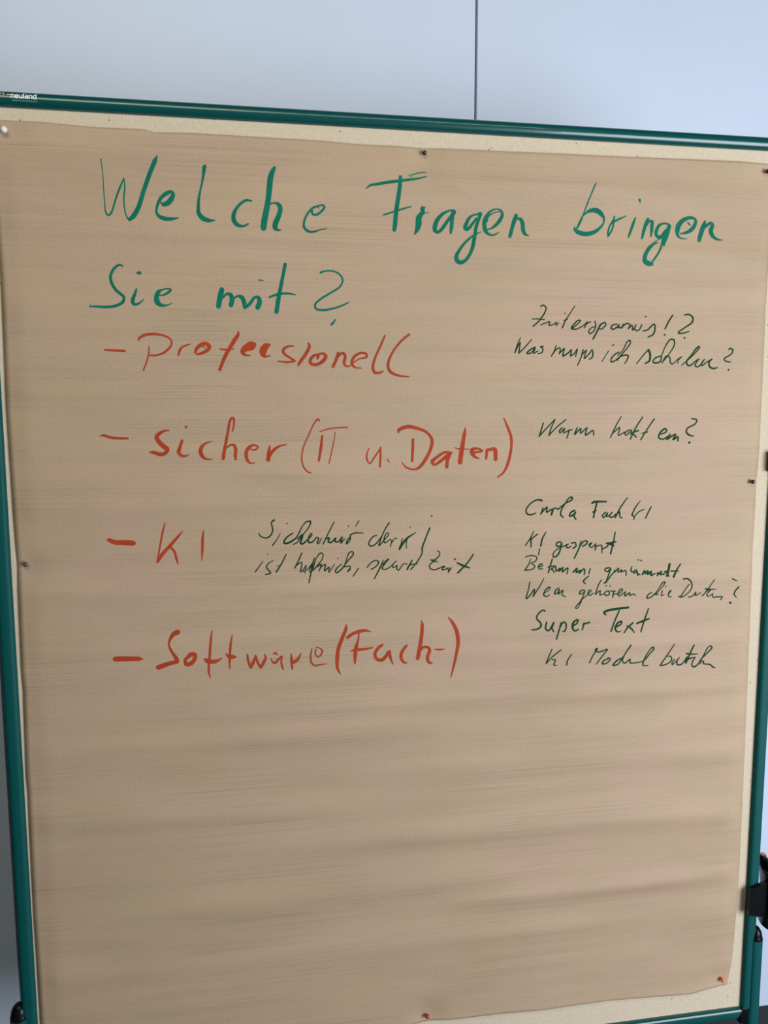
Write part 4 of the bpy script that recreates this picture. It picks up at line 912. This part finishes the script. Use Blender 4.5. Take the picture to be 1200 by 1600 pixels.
def rise(x, z):
    """how far the sheet stands off the felt: folds, waves, curling edges; pulled in at the pins"""
    h = 0.0
    for x0, x1, zc_, hw, amp in PAPER_FOLDS:
        dz = (z - zc_ - 0.012 * (x - (x0 + x1) / 2) * math.sin(amp * 9)) / (hw * 1.0)
        if abs(dz - 1) > 3.5:
            continue
        e = 0.06
        fx = 1 / (1 + math.exp(-(x - x0) / e * 2)) * 1 / (1 + math.exp((x - x1) / e * 2))
        wob = 0.8 + 0.6 * noise.noise(Vector((x * 4, zc_ * 31, 0)))
        h += amp * 0.0026 * math.exp(-(dz - 0.9) ** 2 / 1.1) * fx * wob
    h += 0.0020 * noise.noise(Vector((x * 1.5, z * 15, 3)))
    h += 0.0008 * noise.noise(Vector((x * 3 + z * 3, z * 24, 9)))
    h += 0.0004 * noise.noise(Vector((x * 12 - z * 6, z * 26, 5)))
    # creases
    for (cx, cz, dx, dz_, ln, am) in CREASES:
        u = (x - cx) * dx + (z - cz) * dz_
        v = -(x - cx) * dz_ + (z - cz) * dx
        if abs(u) < ln and abs(v) < 0.03:
            h += am * (1 - (u / ln) ** 2) * math.exp(-abs(v) / 0.006)
    h += 0.0045
    # the long edges lie closer to the felt
    e_ = max(0.0, min(1.0, min(x + 0.590, 0.580 - x) / 0.035))
    h = 0.0014 + (h - 0.0014) * (e_ * e_ * (3 - 2 * e_) * 0.9 + 0.1)
    # left edge rolls back towards the felt, lower edges lift
    eb = z - 0.44
    h += 0.004 * math.exp(-max(0, eb) / 0.03)
    for px, pz in PINS:
        d2 = (x - px) ** 2 + (z - pz) ** 2
        h *= 1 - 0.8 * math.exp(-d2 / 0.0006)
    return max(h, 0.0006)
CREASES = [(0.175, 1.455, 0.8, -0.6, 0.05, 0.0008), (0.09, 1.395, 0.75, 0.66, 0.04, 0.0007), (0.375, 1.083, 0.7, -0.71, 0.03, 0.0007),
           (0.075, 1.79, 0.9, -0.43, 0.05, 0.0009), (0.30, 1.77, 0.92, -0.38, 0.07, 0.0008), (-0.38, 1.805, 0.2, 0.98, 0.02, 0.0008),
           (-0.05, 1.235, 0.9, 0.43, 0.03, 0.0006), (0.13, 1.425, 0.5, 0.87, 0.04, 0.0006)]

sheet = thing('paper_sheet', 'brown packing paper sheet with handwritten green and red list pinned on the felt', 'paper', (0, 0, 0))
NU, NV = 150, 420
bm = bmesh.new()
c00, c10 = Vector(PAPER_LEFT[0]), Vector(PAPER_RIGHT[0])
c01, c11 = Vector(PAPER_LEFT[-1]), Vector(PAPER_RIGHT[-1])
TOPc = [interp(PAPER_TOP, i / NU) for i in range(NU + 1)]
BOTc = [interp(PAPER_BOTTOM, i / NU) for i in range(NU + 1)]
LEFc = [interp(PAPER_LEFT, j / NV) for j in range(NV + 1)]
RIGc = [interp(PAPER_RIGHT, j / NV) for j in range(NV + 1)]
grid = []
for j in range(NV + 1):
    v = j / NV
    row = []
    for i in range(NU + 1):
        u = i / NU
        p = (1 - v) * TOPc[i] + v * BOTc[i] + (1 - u) * LEFc[j] + u * RIGc[j] \
            - ((1 - u) * (1 - v) * c00 + u * (1 - v) * c10 + (1 - u) * v * c01 + u * v * c11)
        row.append(bm.verts.new((p.x, -rise(p.x, p.y), p.y)))
    grid.append(row)
for j in range(NV):
    for i in range(NU):
        bm.faces.new((grid[j][i], grid[j + 1][i], grid[j + 1][i + 1], grid[j][i + 1]))
me = bpy.data.meshes.new('sheet')
for f in bm.faces:
    f.smooth = True
bm.normal_update()
if bm.faces[:][0].normal.y > 0:
    bmesh.ops.reverse_faces(bm, faces=bm.faces)
bm.to_mesh(me); bm.free()
me.materials.append(KRAFT)
so = bpy.data.objects.new('sheet', me)
so.parent = sheet
col.objects.link(so)
sol = so.modifiers.new('thickness', 'SOLIDIFY')
sol.thickness = 0.00018
sol.offset = -1

# ------------------------------------------------------------------ the handwriting
def catmull(P, step):
    """points (x, z, w) -> evenly sampled smooth stroke"""
    if len(P) == 2:
        pts = []
        n = max(1, int(math.hypot(P[1][0] - P[0][0], P[1][1] - P[0][1]) / step))
        return [tuple(P[0][k] + (P[1][k] - P[0][k]) * i / n for k in range(3)) for i in range(n + 1)]
    Q = [tuple(2 * P[0][k] - P[1][k] for k in range(3))] + P + [tuple(2 * P[-1][k] - P[-2][k] for k in range(3))]
    out = []
    for i in range(1, len(Q) - 2):
        p0, p1, p2, p3 = (Vector(q) for q in Q[i - 1:i + 3])
        def d(a, b_):
            return max(1e-4, math.hypot(a.x - b_.x, a.y - b_.y)) ** 0.5
        t0 = 0; t1 = t0 + d(p0, p1); t2 = t1 + d(p1, p2); t3 = t2 + d(p2, p3)
        n = max(3, int(round((p2.xy - p1.xy).length / step)))
        for k in range(n):
            t = t1 + (t2 - t1) * k / n
            A1 = p0 * ((t1 - t) / (t1 - t0)) + p1 * ((t - t0) / (t1 - t0))
            A2 = p1 * ((t2 - t) / (t2 - t1)) + p2 * ((t - t1) / (t2 - t1))
            A3 = p2 * ((t3 - t) / (t3 - t2)) + p3 * ((t - t2) / (t3 - t2))
            B1 = A1 * ((t2 - t) / (t2 - t0)) + A2 * ((t - t0) / (t2 - t0))
            B2 = A2 * ((t3 - t) / (t3 - t1)) + A3 * ((t - t1) / (t3 - t1))
            C_ = B1 * ((t2 - t) / (t2 - t1)) + B2 * ((t - t1) / (t2 - t1))
            w = p1.z + (p2.z - p1.z) * k / n
            out.append((C_.x, C_.y, w))
    out.append(P[-1])
    return out

def ink_word(strokes, ink):
    bm = bmesh.new()
    lift = 0.00012
    def vert(x, z):
        x, z = x / 1000, z / 1000
        return bm.verts.new((x, -rise(x, z) - lift, z))
    for s in strokes:
        P = [tuple(s[i:i + 3]) for i in range(0, len(s), 3)]
        L = catmull(P, 1.6)
        prev = None
        for i, (x, z, w) in enumerate(L):
            a = L[max(0, i - 1)]; b_ = L[min(len(L) - 1, i + 1)]
            dx, dz = b_[0] - a[0], b_[1] - a[1]
            ln = math.hypot(dx, dz) or 1
            nx, nz = -dz / ln * w / 2, dx / ln * w / 2
            cur = [vert(x + nx * f, z + nz * f) for f in ((1, -1) if w < 3 else (1, 0, -1))]
            if prev:
                if len(prev) == len(cur):
                    for k in range(len(cur) - 1):
                        bm.faces.new((prev[k], cur[k], cur[k + 1], prev[k + 1]))
                elif len(prev) == 2:
                    bm.faces.new((prev[0], cur[0], cur[1], cur[2], prev[1]))
                else:
                    bm.faces.new((prev[0], cur[0], cur[1], prev[2], prev[1]))
            prev = cur
        lift += 0.000006
        # round the nib marks at every traced point, so that corners close
        for i, (x, z, w) in enumerate(P):
            n = 10 if w > 2.5 else 7
            end = i in (0, len(P) - 1)
            r = w / 2 * (0.92 if end else 0.97)
            c = vert(x, z)
            R_ = [vert(x + math.cos(2 * math.pi * k / n) * r, z + math.sin(2 * math.pi * k / n) * r) for k in range(n)]
            for k in range(n):
                bm.faces.new((c, R_[k], R_[(k + 1) % n]))
            lift += 0.000004
    for f in bm.faces:
        f.normal_update()
        if f.normal.y > 0:
            f.normal_flip()
        f.smooth = False
    me = bpy.data.meshes.new('handwritten_word')
    bm.to_mesh(me); bm.free()
    me.materials.append(INK[ink])
    o = bpy.data.objects.new('handwritten_word', me)
    o.parent = sheet
    col.objects.link(o)
    return o
for word, ink, strokes in HANDWRITING:
    o = ink_word(strokes, ink)
    o['label'] = {'green': 'large green', 'red': 'large red', 'dark': 'small dark green'}[ink] + ' handwritten word ' + word.replace('_', ' ')

# ------------------------------------------------------------------ pins
def pin(x, z, r, m_, label, tilt=(0.0, 0.0), out=0.0045):
    """ball-headed pin: (x, z) where the head sits, tilt = how the needle leans (dx, dz per metre into the board)"""
    y = -rise(x, z) - r - out * 0.35
    t = thing('push_pin', label, 'pin', (x, y, z), 'ball-headed pins in the board')
    bm = bmesh.new()
    bmesh.ops.create_uvsphere(bm, u_segments=20, v_segments=12, radius=r)
    for v in bm.verts:
        v.co.y *= 0.92
        v.co += Vector((x, y, z))
    obj('head', bm, m_, t)
    bm = bmesh.new()
    d = Vector((tilt[0], 1, tilt[1]))
    a = Vector((x, y, z)) + d * (r * 0.7)
    tube(bm, a, a + d * 0.016, 0.0005, 0.0005, 8)
    obj('needle', bm, STEEL, t)
def pm(n, c, **k): return mat(n, c, 0.22, coat=0.5, **k)
PB = pm('black_pin', (0.012, 0.012, 0.014))
pin(-0.5690, 1.8455, 0.0046, pm('white_pin', (0.80, 0.80, 0.84)), 'white ball-headed pin at the top left corner of the paper')
pin(0.0077, 1.8446, 0.0034, PB, 'black ball-headed pin at the top middle of the paper')
pin(0.5585, 1.844, 0.0036, PB, 'black ball-headed pin at the top right corner of the paper')
pin(0.5610, 1.355, 0.0036, PB, 'black ball-headed pin halfway down the right edge of the paper')
pin(-0.5725, 1.2540, 0.0036, pm('grey_pin', (0.06, 0.058, 0.06)), 'dark grey ball-headed pin on the left edge of the paper')
pin(0.5529, 0.4703, 0.0042, pm('orange_pin', (0.80, 0.20, 0.08)), 'orange ball-headed pin at the bottom right corner of the paper')
pin(0.0175, 0.4725, 0.0037, pm('red_pin', (0.42, 0.012, 0.020)), 'red ball-headed pin at the bottom middle of the paper', (0.0, -1.5))

# ------------------------------------------------------------------ pen holder on the right leg side
hx, hy, hr = 0.6600, -0.008, 0.038
holder = thing('pen_holder', 'black round pen cup clipped to the right side of the board frame', 'pen holder', (hx, hy, 0.565))
bm = bmesh.new()
lathe(bm, (hx, hy, 0.565), [(hr - 0.006, 0.0), (hr - 0.0015, 0.0015), (hr, 0.005), (hr, 0.098), (hr + 0.0012, 0.100), (hr + 0.0012, 0.104),
                            (hr - 0.001, 0.1045), (hr - 0.0025, 0.102), (hr - 0.0025, 0.006), (0.004, 0.004)], 48)
obj('cup', bm, BLACK, holder)
bm = bmesh.new()
# clip: chamfered tab over the face of the rail, and the web back to the cup
prof = [(0.5905, 0.5945), (0.5895, 0.600), (0.5895, 0.637), (0.5945, 0.643), (0.606, 0.648), (0.6285, 0.6545), (0.6285, 0.588), (0.606, 0.5905)]
f_ = [bm.verts.new((x, -0.0165, z)) for x, z in prof]
b_ = [bm.verts.new((x, -0.0095, z)) for x, z in prof]
bm.faces.new(f_); bm.faces.new(b_)
for i in range(len(prof)):
    j = (i + 1) % len(prof)
    bm.faces.new((f_[i], f_[j], b_[j], b_[i]))
obj('clip', bm, BLACK, holder, False)
def pen(x, y, top, lean, m_end, label, name='marker_pen', end='end_plug'):
    t = thing(name, label, 'pen', (x, y, 0.571), 'marker pens in the cup')
    d = Vector((lean[0], lean[1], 1)).normalized()
    a = Vector((x, y, 0.571)); L = (top - 0.571)
    q = d.to_track_quat('Z', 'Y').to_matrix().to_4x4()
    def part(nm, prof, mm):
        b2 = bmesh.new(); lathe(b2, (0, 0, 0), prof, 20)
        b2.transform(Matrix.Translation(a) @ q)
        return obj(nm, b2, mm, t)
    part('barrel', [(0.0035, 0), (0.0058, 0.002), (0.0058, L - 0.012), (0.0062, L - 0.011), (0.0062, L - 0.003), (0.0056, L - 0.0012)], BLACK)
    part(end, [(0.0055, L - 0.0025), (0.0054, L - 0.0006), (0.0046, L), (0.001, L + 0.0003)], m_end)
pen(0.6400, 0.012, 0.6880, (-0.06, 0.03), pm('pink_red_plug', (0.75, 0.10, 0.10)), 'black marker pen with a pink red end standing in the cup nearest the frame')
pen(0.6500, 0.001, 0.6800, (-0.09, 0.02), BLACK, 'black marker pen with a black end standing in the cup beside the pink red one')
